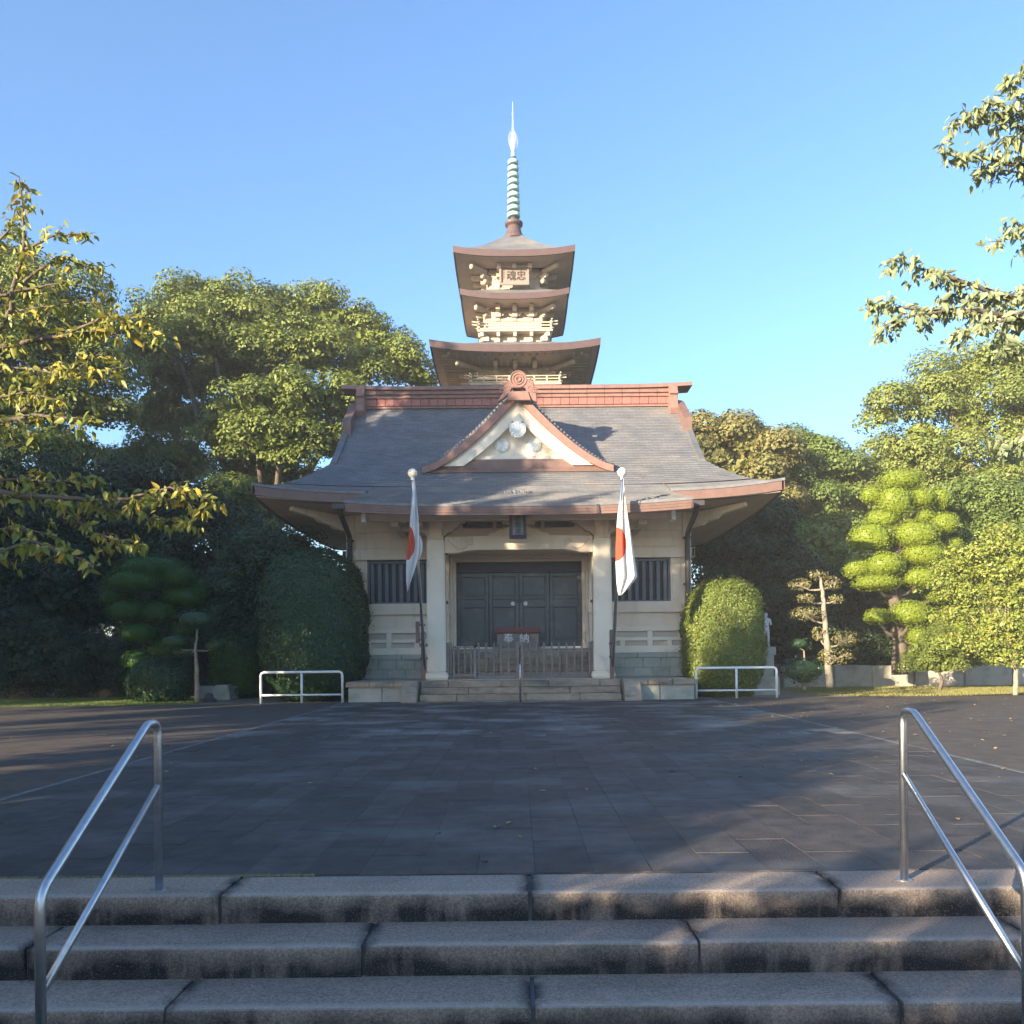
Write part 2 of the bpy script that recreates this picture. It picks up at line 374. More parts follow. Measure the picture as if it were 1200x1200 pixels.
def roof_lines():
    m = M['roof']; t = m.node_tree; N = t.nodes; L = t.links; b = N['Principled BSDF']
    src = b.inputs['Base Color'].links[0].from_socket
    geo = N.new('ShaderNodeNewGeometry')
    sp = N.new('ShaderNodeSeparateXYZ'); L.new(geo.outputs['Position'], sp.inputs[0])
    cb = N.new('ShaderNodeCombineXYZ'); L.new(sp.outputs[0], cb.inputs[0])
    ad = N.new('ShaderNodeMath'); ad.operation = 'ADD'; L.new(sp.outputs[1], ad.inputs[0]); L.new(sp.outputs[2], ad.inputs[1]); L.new(ad.outputs[0], cb.inputs[1])
    br = N.new('ShaderNodeTexBrick'); br.inputs['Scale'].default_value = 1; br.inputs['Brick Width'].default_value = .28; br.inputs['Row Height'].default_value = .19
    br.inputs['Mortar Size'].default_value = .012; br.inputs['Color1'].default_value = (.8, .8, .8, 1); br.inputs['Color2'].default_value = (1.12, 1.12, 1.12, 1); br.inputs['Mortar'].default_value = (.55, .55, .55, 1)
    L.new(cb.outputs[0], br.inputs['Vector'])
    mx = N.new('ShaderNodeMix'); mx.data_type = 'RGBA'; mx.blend_type = 'MULTIPLY'; mx.inputs['Factor'].default_value = .5
    L.new(src, mx.inputs['A']); L.new(br.outputs['Color'], mx.inputs['B']); L.new(mx.outputs['Result'], b.inputs['Base Color'])
roof_lines()
M['edge'] = pmat('grey_roof_edge', (.20, .20, .21), (.14, .14, .15), 4, .6)
M['rust'] = pmat('red_brown_tile', (.27, .145, .12), (.20, .11, .092), 5, .55, .2, 50, rand=.09)
M['redtile'] = pmat('red_ridge_tile', (.33, .125, .105), (.25, .10, .088), 6, .6, .2, 50, rand=.12)
M['fascia'] = pmat('brown_metal_fascia', (.20, .12, .10), (.155, .095, .08), 3, .5, .1, 50)
M['pfascia'] = pmat('purple_brown_fascia', (.105, .066, .066), (.085, .054, .054), 3, .55, .1, 50)
M['pipe'] = pmat('dark_drainpipe', (.07, .06, .065), (.05, .045, .05), 6, .5)
M['door'] = pmat('dark_door_metal', (.052, .062, .069), (.034, .044, .053), 1.6, .38, .1, 30, stain=(.11, .12, .12), stain_scale=1.4, stain_lo=.5, stain_hi=.7, spec=.5)
M['black'] = pmat('dark_opening', (.012, .014, .02), (.01, .012, .016), 3, .4)
M['bar'] = pmat('window_bar_paint', (.15, .165, .20), (.11, .12, .15), 4, .5)
M['wood'] = pmat('weathered_wood', (.27, .22, .19), (.19, .16, .14), 7, .85, .4, 60, rand=.12)
M['boxlid'] = pmat('red_stained_wood', (.20, .07, .055), (.14, .055, .05), 7, .6)
M['letter'] = pmat('white_lettering', (.75, .75, .72), (.7, .7, .68), 7, .6)
M['ink'] = pmat('dark_lettering', (.10, .07, .06), (.08, .06, .05), 7, .7)
M['plaque'] = pmat('navy_plaque', (.025, .03, .05), (.018, .022, .04), 7, .4)
M['plaque_field'] = pmat('plaque_field', (.16, .17, .20), (.11, .12, .15), 20, .6)
M['copper'] = pmat('verdigris_copper', (.42, .60, .56), (.34, .50, .48), 5, .55, .2)
M['board'] = pmat('dusky_name_board', (.27, .215, .19), (.23, .18, .16), 6, .7)
M['teal'] = pmat('dark_teal_metal', (.06, .13, .15), (.05, .10, .12), 5, .5)
M['emblem'] = pmat('pale_blue_emblem', (.74, .75, .72), (.68, .70, .68), 5, .6)
M['bark'] = pmat('bark', (.16, .125, .095), (.09, .07, .055), 6, .95, .9, 30)
M['bark_shade'] = pmat('shaded_bark', (.035, .03, .025), (.02, .018, .015), 6, .95)  # near-black copy of the bark, deep shade put into its colour
M['bark_pale'] = pmat('pale_bark', (.36, .30, .22), (.22, .185, .14), 9, .9, .8, 40)
M['statue'] = pmat('white_statue_stone', (.62, .64, .66), (.5, .52, .55), 7, .7)
M['blueplastic'] = M['stone']
M['wallstone'] = pmat('retaining_wall_stone', (.40, .35, .29), (.30, .27, .22), 2, .9, .4, 50, rand=.10, stain=(.2, .19, .15), stain_scale=2, stain_lo=.5, stain_hi=.8)
M['rope'] = pmat('halyard', (.5, .5, .5))
# leaves
LM = {}
LM['camphor'] = leafmat('camphor_leaves', (0.2, 0.235, 0.045), (0.11, 0.145, 0.03), None, .32)
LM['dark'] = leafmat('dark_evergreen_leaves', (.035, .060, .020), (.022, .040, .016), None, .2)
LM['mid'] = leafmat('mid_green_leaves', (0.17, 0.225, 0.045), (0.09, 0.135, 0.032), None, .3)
LM['olive'] = leafmat('olive_brown_leaves', (0.25, 0.225, 0.08), (0.16, 0.165, 0.045), (.2, .11, .05), .3)
LM['pale'] = leafmat('pale_green_leaves', (0.235, 0.275, 0.06), (0.145, 0.19, 0.05), (.22, .19, .05), .35)
LM['cherry'] = leafmat('cherry_leaves', (.30, .28, .045), (.12, .17, .04), (.45, .33, .05), .45, .45, 2.5, .84)
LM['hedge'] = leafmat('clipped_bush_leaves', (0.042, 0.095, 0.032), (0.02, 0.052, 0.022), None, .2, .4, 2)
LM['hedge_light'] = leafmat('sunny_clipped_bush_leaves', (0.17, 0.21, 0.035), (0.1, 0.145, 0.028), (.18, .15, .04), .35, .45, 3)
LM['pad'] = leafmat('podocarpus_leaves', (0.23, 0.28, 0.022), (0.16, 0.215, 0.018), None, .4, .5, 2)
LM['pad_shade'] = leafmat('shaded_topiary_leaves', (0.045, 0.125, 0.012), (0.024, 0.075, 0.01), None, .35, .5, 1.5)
LM['camellia'] = leafmat('camellia_leaves', (0.24, 0.21, 0.08), (0.14, 0.14, 0.045), (.25, .17, .08), .3, .45, 5)
LM['cherry_green'] = leafmat('green_cherry_leaves', (0.3, 0.33, 0.17), (0.2, 0.245, 0.13), None, .45, .45, 2.5)
LM['young'] = leafmat('young_tree_leaves', (0.28, 0.31, 0.05), (0.17, 0.22, 0.045), (.36, .28, .08), .35, .45, 3)
LM['turf'] = leafmat('turf_blades', (.30, .26, .08), (.17, .17, .05), None, .4, .6, 1)
LM['fallen'] = leafmat('fallen_leaves', (.40, .27, .10), (.25, .16, .07), None, .1)
LM['drygrass'] = leafmat('dry_grass', (.36, .30, .16), (.22, .20, .08), None, .3)

# ------------------------------------------------------------------ ground, plaza, stairs
def sheet(name, polys, z, mat, kind='structure'):
    mb = MB()
    for p in polys: mb.add([(x, y, z) for x, y in p], [tuple(range(len(p)))])
    return struct(mb.build(name, mat))
sheet('ground', [[(-400, 4.56), (400, 4.56), (400, 500), (-400, 500)], [(-400, -200), (-8, -200), (-8, 4.56), (-400, 4.56)], [(8, -200), (400, -200), (400, 4.56), (8, 4.56)]], -.06, M['ground'])
sheet('lower_path', [[(-8, -200), (8, -200), (8, 3.6), (-8, 3.6)]], -.60, M['asphalt'])
for s in (-1, 1):
    struct(B(s * 8 - .1 if s < 0 else 8, s * 8 if s < 0 else 8.1, -40, 4.54, -.62, .02).build('retaining_kerb', M['sand']))
X0, X1 = -4.53, 5.03
def wavy(x0, x1, y0, amp, seed, n=26):
    r = random.Random(seed); out = []
    for i in range(n + 1):
        t = i / n; out.append((x0 + (x1 - x0) * t, y0 + amp * math.sin(t * 7 + seed) + r.uniform(-.12, .12)))
    return out
sheet('asphalt_forecourt', [[(-60, 4.58), (X0 - .04, 4.58), (X0 - .04, 21.2)] + wavy(-4.9, -60, 20.9, .35, 2),
                            [(X1 + .05, 4.58), (60, 4.58)] + wavy(60, 5.2, 22.2, .35, 5) + [(X1 + .05, 21.2)],
                            [(-60, -30), (-8.1, -30), (-8.1, 4.58), (-60, 4.58)], [(8.1, -30), (60, -30), (60, 4.58), (8.1, 4.58)]], -.010, M['asphalt'])
sheet('paving_bed', [[(X0 - .04, 4.56), (X1 + .05, 4.56), (X1 + .05, 21.6), (X0 - .04, 21.6)]], -.003, M['joint'])
sheet('grass_verge', [wavy(-60, -9.0, 20.95, .35, 3) + [(-9, 26), (-60, 40)], wavy(8.6, 60, 22.5, .3, 8) + [(60, 31), (8.6, 30)]], -.035, M['grass'])
sheet('gravel_strip', [wavy(-9.4, -4.3, 20.95, .1, 4) + [(-4.3, 27), (-9.4, 27)], wavy(4.5, 9.2, 21.8, .2, 6) + [(9.2, 29), (4.5, 29)]], -.030, M['gravel'])
for x in (X0, X1): struct(B(x - .035, x + .035, 4.58, 21.0, -.02, .002).build('pale_border_strip', M['line']))
# tiles of the forecourt: running bond in columns .33 wide
pav = thing('stone_paving', 'dark grey stone tile paving laid in long running rows from the stairs to the hall', 'paving', (0, 4.56, 0))
pav['kind'] = 'structure'; del pav['category']
TW, TL = .3318, .75
def tile_mesh(l, j):
    mb = MB(); r = random.Random(j); z = [r.uniform(-.0015, .0015) for _ in range(4)]
    a, b, c = TW / 2 - .002, l / 2 - .002, .002
    mb.add([(-a, -b, -.02), (a, -b, -.02), (a, b, -.02), (-a, b, -.02), (-a, -b, -.003), (a, -b, -.003), (a, b, -.003), (-a, b, -.003),
            (-a + c, -b + c, z[0]), (a - c, -b + c, z[1]), (a - c, b - c, z[2]), (-a + c, b - c, z[3])],
           [(0, 1, 5, 4), (1, 2, 6, 5), (2, 3, 7, 6), (3, 0, 4, 7), (4, 5, 9, 8), (5, 6, 10, 9), (6, 7, 11, 10), (7, 4, 8, 11), (8, 9, 10, 11)])
    return mb
TM = {}
far = MB(); n_t = 0; cells = []
ncol = int(round((X1 - X0) / TW))
for i in range(ncol):
    cx = X0 + (i + .5) * (X1 - X0) / ncol
    y = 4.565; k = 0
    first = .42 if i % 2 else .78
    while y < 21.0:
        l = first if k == 0 else TL
        if y + l > 21.05: l = 21.05 - y
        if l < .1: break
        cells.append((y, cx, y + l / 2, l, (i * 7 + k * 3) % 4)); y += l; k += 1
cells.sort(key=lambda c: (c[0] if abs(c[1]) < .68 * (c[0] + .8) else 99 + c[0]))
r_ = random.Random(3)
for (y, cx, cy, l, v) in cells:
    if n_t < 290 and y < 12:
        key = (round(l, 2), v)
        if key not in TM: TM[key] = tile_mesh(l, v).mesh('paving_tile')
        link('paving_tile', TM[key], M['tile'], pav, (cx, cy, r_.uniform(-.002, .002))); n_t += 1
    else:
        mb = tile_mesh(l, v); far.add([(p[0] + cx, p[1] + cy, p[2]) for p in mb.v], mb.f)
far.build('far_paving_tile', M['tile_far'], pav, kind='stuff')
# granite stair blocks
st = thing('entrance_stairs', 'wide flight of grime-streaked granite steps at the bottom of the photo', 'stairs', (0, 4.2, 0))
st['kind'] = 'structure'; del st['category']
rs = random.Random(11)
for k in range(4):
    y0 = 4.20 - .33 * k; z1 = -.15 * k; y1 = y0 + .345 if k == 0 else y0 + .36
    off = .05 if k % 2 == 0 else -.75
    for i in range(-5, 6):
        a = off + 1.6 * i; b = a + 1.6
        a, b = max(a, -8), min(b, 8)
        if b - a < .3: continue
        dz = rs.uniform(-.003, .003); dy = rs.uniform(-.006, .006)
        mb = MB(); g = .007 + rs.uniform(0, .004)
        prof = [(y1, z1 - .16), (y0 + dy + .004, z1 - .16), (y0 + dy, z1 - .024 + dz), (y0 + dy + .003, z1 - .010 + dz), (y0 + dy + .008, z1 - .004 + dz), (y0 + dy + .018, z1 + dz), (y1, z1 + dz)]
        mb.prism_x(prof, a + g, b - g)
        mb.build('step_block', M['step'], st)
    B(-7.99, 7.99, y0 + .02, y1, z1 - .155, z1 - .012).build('step_bedding', M['joint'], st)
# hand rails of the stairs
def handrail(X, yt, yb, zb0, zt, zl, label):
    t = thing('handrail', label, 'handrail', (X, yt, 0), 'steel handrails of the stairs')
    r = .0205
    def arc(p0, p1, p2, n=6):
        return [p0 * (1 - u) ** 2 + p1 * 2 * u * (1 - u) + p2 * u * u for u in [i / n for i in range(n + 1)]]
    P = lambda y, z: Vector((X, y, z))
    pts = [P(yt, -.002), P(yt, zt - .07)] + arc(P(yt, zt - .06), P(yt, zt), P(yt - .06, zt)) + [P(yt - .12, zt - .002)]
    sl_ = (zt - zl) / (yt - .13 - yb)
    a = P(yb + .06, zl + .06 * sl_); pts += arc(P(yt - .125, zt - .004), P(yt - .14, zt - .012), P(yt - .17, zt - .03), 3)[1:]
    pts += arc(a, P(yb, zl), P(yb, zl - .07)) + [P(yb, zb0 - .002)]
    MB().tube(pts, r, 14).build('rail_frame', M['steel'], t, smooth=True)
    zm = zt * .62
    MB().tube([P(yt - .01, zm), P(yb + .01, zm - sl_ * (yt - yb - .02) * .985)], .0165, 12).build('middle_rail', M['steel'], t, smooth=True)
    for y, z in ((yt, 0), (yb, zb0)): MB().lathe(X, y, [(.042, z - .002), (.042, z + .004), (.023, z + .006)], 18).build('base_plate', M['steel'], t)
    return t
handrail(-1.905, 4.30, 3.23, -.45, .885, .295, 'round steel handrail on the left side of the granite stairs')
handrail(2.055, 4.36, 3.31, -.45, .905, .31, 'round steel handrail on the right side of the granite stairs, in patchy sun')

# small leaves and dry grass blown on the forecourt
n = 150
P = np.concatenate([np.stack([rng.uniform(-9, 13, n), rng.uniform(4.8, 20.5, n), np.full(n, .008)], 1), np.stack([rng.uniform(3, 14, 260), rng.uniform(7.5, 21, 260), np.full(260, .008)], 1)]); n = len(P)
V, L_, S = leaf_geo(P, np.tile([0, 0, 1.0], (n, 1)), .055, .6, near=True, wild=.25)
o = link('fallen_leaves', np_mesh('fallen_leaves', V, L_, S), LM['fallen']); o['kind'] = 'stuff'
tag(o, 'scattered small dry leaves lying on the dark forecourt', 'leaves'); 
n = 2600
xs = rng.uniform(-4.6, -1.15, n); 
P = np.stack([xs, 4.556 + rng.normal(0, .006, n), np.full(n, .003)], 1)
V, L_, S = leaf_geo(P, np.tile([0, -1, 0.2], (n, 1)), .022, .18, wild=.8)
o = link('dry_grass', np_mesh('dry_grass', V, L_, S), LM['drygrass']); o['kind'] = 'stuff'
tag(o, 'low dry grass growing in the joint behind the top step', 'grass')

def blades(name, n, x0, x1, y0, y1, size, label, z=-.03, edge=None, mat='turf'):
    P = np.stack([rng.uniform(x0, x1, n), rng.uniform(y0, y1, n), np.full(n, z)], 1)
    if edge: P = P[P[:, 1] > edge(P[:, 0])]
    a = rng.uniform(0, 2 * PI, len(P)); N_ = np.stack([np.cos(a), np.sin(a), np.full(len(P), .2)], 1)
    V, L_, S = leaf_geo(P, N_, size, .14, wild=.25, droop=1.6)
    o = link(name, np_mesh(name, V, L_, S), LM[mat]); o['kind'] = 'stuff'; tag(o, label, 'grass')
blades('right_turf' if False else 'turf', 52000, 8.4, 26, 22.3, 28.1, .085, 'sunlit yellowish turf along the right edge of the forecourt', edge=lambda x: 22.6 + .3 * np.sin(x))
blades('turf', 30000, -18, -8.6, 20.9, 25.5, .08, 'short shaded turf along the left edge of the forecourt', edge=lambda x: 21.1 + .25 * np.sin(x), mat='mid')  # darker green than the right turf, standing in for missing shade
# ------------------------------------------------------------------ temple platform
HX = 0.05
plat = thing('stone_platform', 'low stone platform with steps in front of the temple hall', 'platform', (HX, 21.3, 0))
PZ = .53
def hb(x0, x1, y0, y1, z0, z1): return B(HX + x0, HX + x1, y0, y1, z0, z1)
# platform cap stones, face stones, centre steps, cheek stones
for s, xa, xb in ((-1, -4.56, -2.68), (1, 2.70, 4.62)):
    w_ = (xb - xa) / 3
    for i in range(3): hb(xa + i * w_ + .006, xa + (i + 1) * w_ - .006, 21.25, 21.75, PZ - .14, PZ).build('cap_stone', M['sand'], plat, bevel=.012)
    for i in range(2):
        w2 = (xb - xa - .1) / 2; hb(xa + .05 + i * w2 + .008, xa + .05 + (i + 1) * w2 - .008, 21.33, 21.7, -.06, PZ - .142).build('face_stone', M['stone'], plat, bevel=.01)
for k in range(3):
    ztop = PZ - .172 * (k + 1); 
    xs_ = [-2.62, -1.35 - .3 * (k % 2), .15 * (k % 2), 1.3 + .25 * (k % 2), 2.64]
    for i in range(4): hb(xs_[i] + .005, xs_[i + 1] - .005, 21.35 - .12 * 0 - .22 * (k), 21.75, ztop - .17 if k < 2 else -.06, ztop - .002).build('step_stone', M['sand'], plat, bevel=.014)
xs_ = [-2.62, -1.9, -.5, .75, 2.1, 2.64]
for i in range(5): hb(xs_[i] + .005, xs_[i + 1] - .005, 21.50, 22.0, PZ - .17, PZ).build('step_stone', M['sand'], plat, bevel=.014)
for s, xa, xb in ((-1, -3.06, -2.66), (1, 2.68, 3.12)):
    mb = MB(); prof = [(20.86, -.06), (20.86, .06), (20.93, .22), (21.05, .38), (21.2, .49), (21.4, .55), (21.8, .55), (21.8, -.06)]
    mb.prism_x(prof, HX + xa, HX + xb).build('cheek_stone', M['sand'], plat, bevel=.015)
hb(-4.5, 4.56, 21.72, 24.0, -.06, PZ - .006).build('platform_floor', M['stone'], plat)
for i in range(12):
    x = -2.6 + i * .435; hb(x + .004, x + .431, 21.99, 22.42, PZ - .05, PZ + .004).build('floor_slab', M['pale'], plat)

# ------------------------------------------------------------------ temple hall
hall = thing('temple_hall', 'cream temple hall with a grey tiled roof, red ridge and front gable over dark doors', 'temple hall', (HX, 24, 0))
WY, WX, RY, GX, EX, EY = 24.0, 5.07, 28.0, 5.55, 7.2, 22.0     # wall front, half width, ridge, verge, eave corner, eave front
EZ, RZ = 5.60, 9.80
def prof(Y):
    t = max(0, (Y - EY) / (RY - EY)); return EZ + (RZ - EZ) * t ** 1.38
# --- walls
wb = MB()
def wbx(*a): wb.box(HX + a[0], HX + a[1], *a[2:])
WTOP = 5.34
for s in (-1, 1):
    f = lambda a, b: (min(s * a, s * b), max(s * a, s * b))
    for (a, b, z0, z1, y) in ((2.05, 5.0, 1.10, 2.41, 24.02), (4.47, 5.0, 2.41, 4.02, 24.02), (2.05, 2.70, 2.41, 4.02, 24.02), (2.05, 5.0, 4.02, WTOP, 24.02)):
        x = f(a, b); wbx(x[0], x[1], y, 24.4, z0, z1)
    x = f(4.86, 5.0); wbx(x[0], x[1], 24.4, 32, 1.10, WTOP)
wbx(-2.05, 2.05, 24.02, 24.5, 4.16, WTOP)
wbx(-5.0, 5.0, 31.8, 32, 0, WTOP)
wb.build('wall', M['cream'], hall)
for s in (-1, 1):
    f = lambda a, b: (min(s * a, s * b), max(s * a, s * b))
    x = f(4.82, 5.07); hb(x[0], x[1], 23.96, 24.3, 1.08, 5.40).build('pilaster', M['cream'], hall, bevel=.01)
    x = f(2.06, 5.17); hb(x[0], x[1], 23.90, 24.05, 4.02, 4.29).build('wall_beam', M['cream'], hall, bevel=.01)
    x = f(2.06, 4.80); hb(x[0], x[1], 23.955, 24.05, 4.82, 5.36).build('upper_panel', M['cream'], hall, bevel=.008)
    x = f(2.30, 4.66); hb(x[0], x[1], 23.985, 24.05, 4.36, 4.62).build('middle_panel', M['cream'], hall, bevel=.006)
    x = f(2.06, 4.95); hb(x[0], x[1], 23.90, 24.05, 2.41, 2.73).build('window_sill_beam', M['cream'], hall, bevel=.01)
    x = f(4.53, 4.76); hb(x[0], x[1], 23.99, 24.05, 2.80, 3.92).build('side_panel', M['cream'], hall, bevel=.006)
    x = f(5.08, 5.17); hb(x[0], x[1], 23.90, 32, 4.02, 4.29).build('side_beam', M['cream'], hall)
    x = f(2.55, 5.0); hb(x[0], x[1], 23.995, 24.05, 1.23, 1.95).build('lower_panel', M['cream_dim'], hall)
    # white relief rail at the foot of the wall
    for z0, z1, d in ((1.86, 1.98, .12), (1.58, 1.68, .10), (1.23, 1.43, .13)):
        x = f(2.62, 5.10); hb(x[0], x[1], 24.02 - d, 24.04, z0, z1).build('relief_rail', M['pale'], hall, bevel=.008)
    for a, z0, z1, w_ in ((3.83, 1.43, 1.86, .15), (4.85, 1.43, 1.86, .15), (3.02, 1.43, 1.58, .14), (4.40, 1.43, 1.58, .14)):
        x = f(a - w_ / 2, a + w_ / 2); hb(x[0], x[1], 23.905, 24.03, z0, z1).build('relief_post', M['pale'], hall, bevel=.006)
    # plinth
    for i in range(3):
        a = 2.6 + i * .85; x = f(a + .004, min(a + .846, 5.15)); hb(x[0], x[1], 23.84, 24.05, 1.08, 1.228).build('plinth_cap_stone', M['stone'], hall, bevel=.008)
    for row in range(2):
        a = 2.55 - .27 * row
        while a < 5.1:
            b = min(a + .53, 5.12); aa = max(a, 2.55)
            if b - aa > .08:
                x = f(aa + .004, b - .004); z0 = (.80, PZ)[row]; z1 = (1.076, .796)[row]
                hb(x[0], x[1], 23.87, 24.05, z0, z1).build('plinth_stone', M['stone'], hall, bevel=.006)
            a += .53
    x = f(4.9, 5.12); hb(x[0], x[1], 24.05, 32, 0, 1.22).build('side_plinth', M['stone'], hall)
    # window: dark recess, frame, vertical bars
    x = f(2.71, 4.46)
    wd = hb(x[0], x[1], 24.22, 24.3, 2.74, 3.97).build('window', M['black'], hall)
    for (a, b, z0, z1) in ((2.71, 4.46, 3.93, 3.99), (2.71, 4.46, 2.735, 2.78), (4.41, 4.46, 2.78, 3.93), (2.71, 2.76, 2.78, 3.93)):
        q = f(a, b); hb(q[0], q[1], 24.05, 24.22, z0, z1).build('window_frame', M['bar'], wd)
    for i in range(8):
        a = 4.33 - i * .212; q = f(a - .055, a + .055); hb(q[0], q[1], 24.09, 24.15, 2.78, 3.93).build('window_bar', M['bar'], wd, bevel=.012)
# --- entrance
for s in (-1, 1):
    f = lambda a, b: (min(s * a, s * b), max(s * a, s * b))
    for a, b, y in ((2.05, 2.36, 23.93), (1.96, 2.05, 24.05), (1.87, 1.96, 24.16)):
        x = f(a, b); hb(x[0], x[1], y, 24.5, PZ + .72, 4.17 - (2.05 - min(a, 2.05)) * .9).build('door_jamb', M['cream'], hall, bevel=.006)
    x = f(2.02, 2.5); hb(x[0], x[1], 23.86, 24.0, 2.41, 2.73).build('jamb_band', M['cream'], hall, bevel=.006)
    x = f(1.96, 2.55); hb(x[0], x[1], 22.95, 23.93, PZ, 1.27).build('entrance_side_plinth', M['stone'], hall)
for z0, z1, y in ((4.13, 4.17, 24.0), (4.05, 4.128, 24.08), (3.96, 4.048, 24.17)):
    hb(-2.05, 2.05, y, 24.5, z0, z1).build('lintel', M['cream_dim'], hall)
for k in range(4):
    z1 = PZ + .19 * (k + 1)
    cuts = [-1.95, -.9 + .3 * (k % 2), .4 - .3 * (k % 2), 1.2, 1.95]
    for i in range(4): hb(cuts[i] + .004, cuts[i + 1] - .004, 22.98 + .19 * k, 24.36 if k == 3 else 23.4 + .19 * k, z1 - .186, z1).build('entrance_step', M['sand'], hall, bevel=.01)
hb(-1.9, 1.9, 24.18, 24.42, 1.292, 1.44).build('door_sill', M['pale'], hall)
hb(-1.86, 1.86, 24.56, 24.60, 1.44, 3.96).build('door_backing', M['black'], hall)
hb(-1.86, 1.86, 24.30, 24.5, 3.66, 3.955).build('lintel_shade', M['plaque'], hall)  # dark strip that paints the lintel's shadow above the doors
dx = [-1.86, -.905, 0, .905, 1.86]
for i in range(4):
    a, b = dx[i] + .006, dx[i + 1] - .006; yy = 24.36 if i in (1, 2) else 24.41
    lf = hb(a, b, yy + .05, yy + .07, 1.445, 3.655).build('door_leaf', M['door'], hall)
    fr = .10
    for (p, q, z0, z1) in ((a, a + fr, 1.446, 3.65), (b - fr, b, 1.446, 3.65), (a + fr, b - fr, 3.53, 3.65), (a + fr, b - fr, 1.446, 1.62), (a + fr, b - fr, 2.86, 2.95), (a + fr, b - fr, 2.62, 2.72)):
        hb(p, q, yy, yy + .052, z0, z1).build('door_frame', M['door'], lf, bevel=.006)
    for (z0, z1) in ((2.97, 3.51), (1.68, 2.6)):
        hb(a + fr + .03, b - fr - .03, yy + .035, yy + .055, z0, z1).build('door_panel', M['door'], lf, bevel=.01)
    if i in (1, 2):
        kx = (-.155 if i == 1 else .225) + HX - .035
        mb = MB(); mb.lathe(0, 0, [(.02, 0), (.02, .03), (.058, .04), (.065, .055), (.05, .07)], 14)
        mb.v = [(kx + v[0], yy - v[2], 2.72 + v[1]) for v in mb.v]
        mb.build('door_knob', M['letter'], lf)
        hb((-.07 if i == 1 else .03), (-.03 if i == 1 else .07), yy - .02, yy - .001, 2.74, 2.86).build('lock_plate', M['black'], lf)
# --- porch columns with capitals, brackets, rainbow beam
CY = 22.62
for s in (-1, 1):
    x = s * 2.29
    mb = MB(); mb.frustum(HX + x, CY, PZ + .20, 4.40, .262, .245); cl = mb.build('porch_column', M['pale'], hall, bevel=.035)
    mb = MB()
    for (z0, z1, a, b) in ((PZ, PZ + .05, .30, .33), (PZ + .05, PZ + .15, .33, .33), (PZ + .15, PZ + .21, .33, .27)): mb.frustum(HX + x, CY, z0, z1, a, b)
    mb.build('column_base', M['pale'], cl, bevel=.02)
    mb = MB(); mb.frustum(HX + x, CY, 4.40, 4.52, .245, .19); mb.frustum(HX + x, CY, 4.52, 4.70, .17, .17); mb.frustum(HX + x, CY, 4.70, 4.98, .20, .20)
    mb.build('column_capital', M['cream'], cl, bevel=.01)
    for q in (-1, 1):
        X = lambda v: HX + x + q * v
        pts = [(X(.16), 4.45), (X(.24), 4.50), (X(.34), 4.60), (X(.44), 4.62), (X(.50), 4.70), (X(.60), 4.74), (X(.66), 4.84), (X(.80), 4.86), (X(.84), 4.97), (X(.16), 4.97)]
        if q < 0: pts = pts[::-1]
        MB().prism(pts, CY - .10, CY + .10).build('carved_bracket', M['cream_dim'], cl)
    hb(x - .09, x + .09, CY + .2, 24.0, 4.05, 4.42).build('tie_beam', M['cream'], hall)
    for z in (3.98, 2.62): hb(x - s * .30 - .03, x - s * .30 + .03, CY - .15, CY - .09, z, z + .08).build('lamp_hook', M['pipe'], hall)
n = 24; top = []; bot = []
for i in range(n + 1):
    u = -1 + 2 * i / n; X = HX + u * 2.04
    top.append((X, 4.46 + .03 * (1 - u * u)))
    e = abs(u); bot.append((X, 4.05 + (.05 if e < .62 else .05 * max(0, (.78 - e) / .16)) - (.03 if e > .8 else 0)))
bm_ = MB().prism(top + bot[::-1], CY - .17, CY + .17).build('rainbow_beam', M['cream'], hall, bevel=.012)
for s in (-1, 1):   # carved scroll on the beam ends
    pts = [Vector((HX + s * (1.95 - .55 * t + .0), CY - .176, 4.40 - .28 * math.sin(t * PI * .8))) for t in [i / 10 for i in range(11)]]
    MB().tube(pts, .012, 5).build('scroll_carving', M['cream_dim'], bm_)
    c = Vector((HX + s * 1.35, CY - .176, 4.30))
    MB().tube([c + Vector((s * .11 * (1 - t * .8) * math.cos(t * 9), 0, .10 * (1 - t * .8) * math.sin(t * 9))) for t in [i / 18 for i in range(19)]], .012, 5).build('scroll_carving', M['cream_dim'], bm_)
kk = [(-.86, 4.49), (-.80, 4.57), (-.66, 4.58), (-.55, 4.66), (-.30, 4.72), (-.22, 4.80), (.22, 4.80), (.30, 4.72), (.55, 4.66), (.66, 4.58), (.80, 4.57), (.86, 4.49)]
MB().prism([(HX + a, b) for a, b in kk][::-1], CY - .08, CY + .08).build('frog_leg_strut', M['cream'], hall)
hb(-.45, .45, CY - .11, CY + .11, 4.80, 4.97).build('strut_block', M['cream_dim'], hall, bevel=.01)
hb(-2.0, 2.0, CY + .1, CY + .22, 4.49, 5.0).build('upper_tie_panel', M['cream_dim'], hall)
for a, b in ((-1.55, -.72), (-.62, -.47), (.47, .62), (.72, 1.55)): hb(a, b, CY + .05, CY + .099, 4.74, 4.90).build('vent_slot', M['pipe'], hall)
hb(-4.1, 4.1, 21.62, 21.86, 4.80, 4.97).build('porch_purlin', M['cream_dim'], hall)
for s in (-1, 1): hb(s * 4.1 - .055, s * 4.1 + .055, 21.54, 21.90, 4.74, 4.985).build('purlin_end', M['white_paint'], hall, bevel=.006)
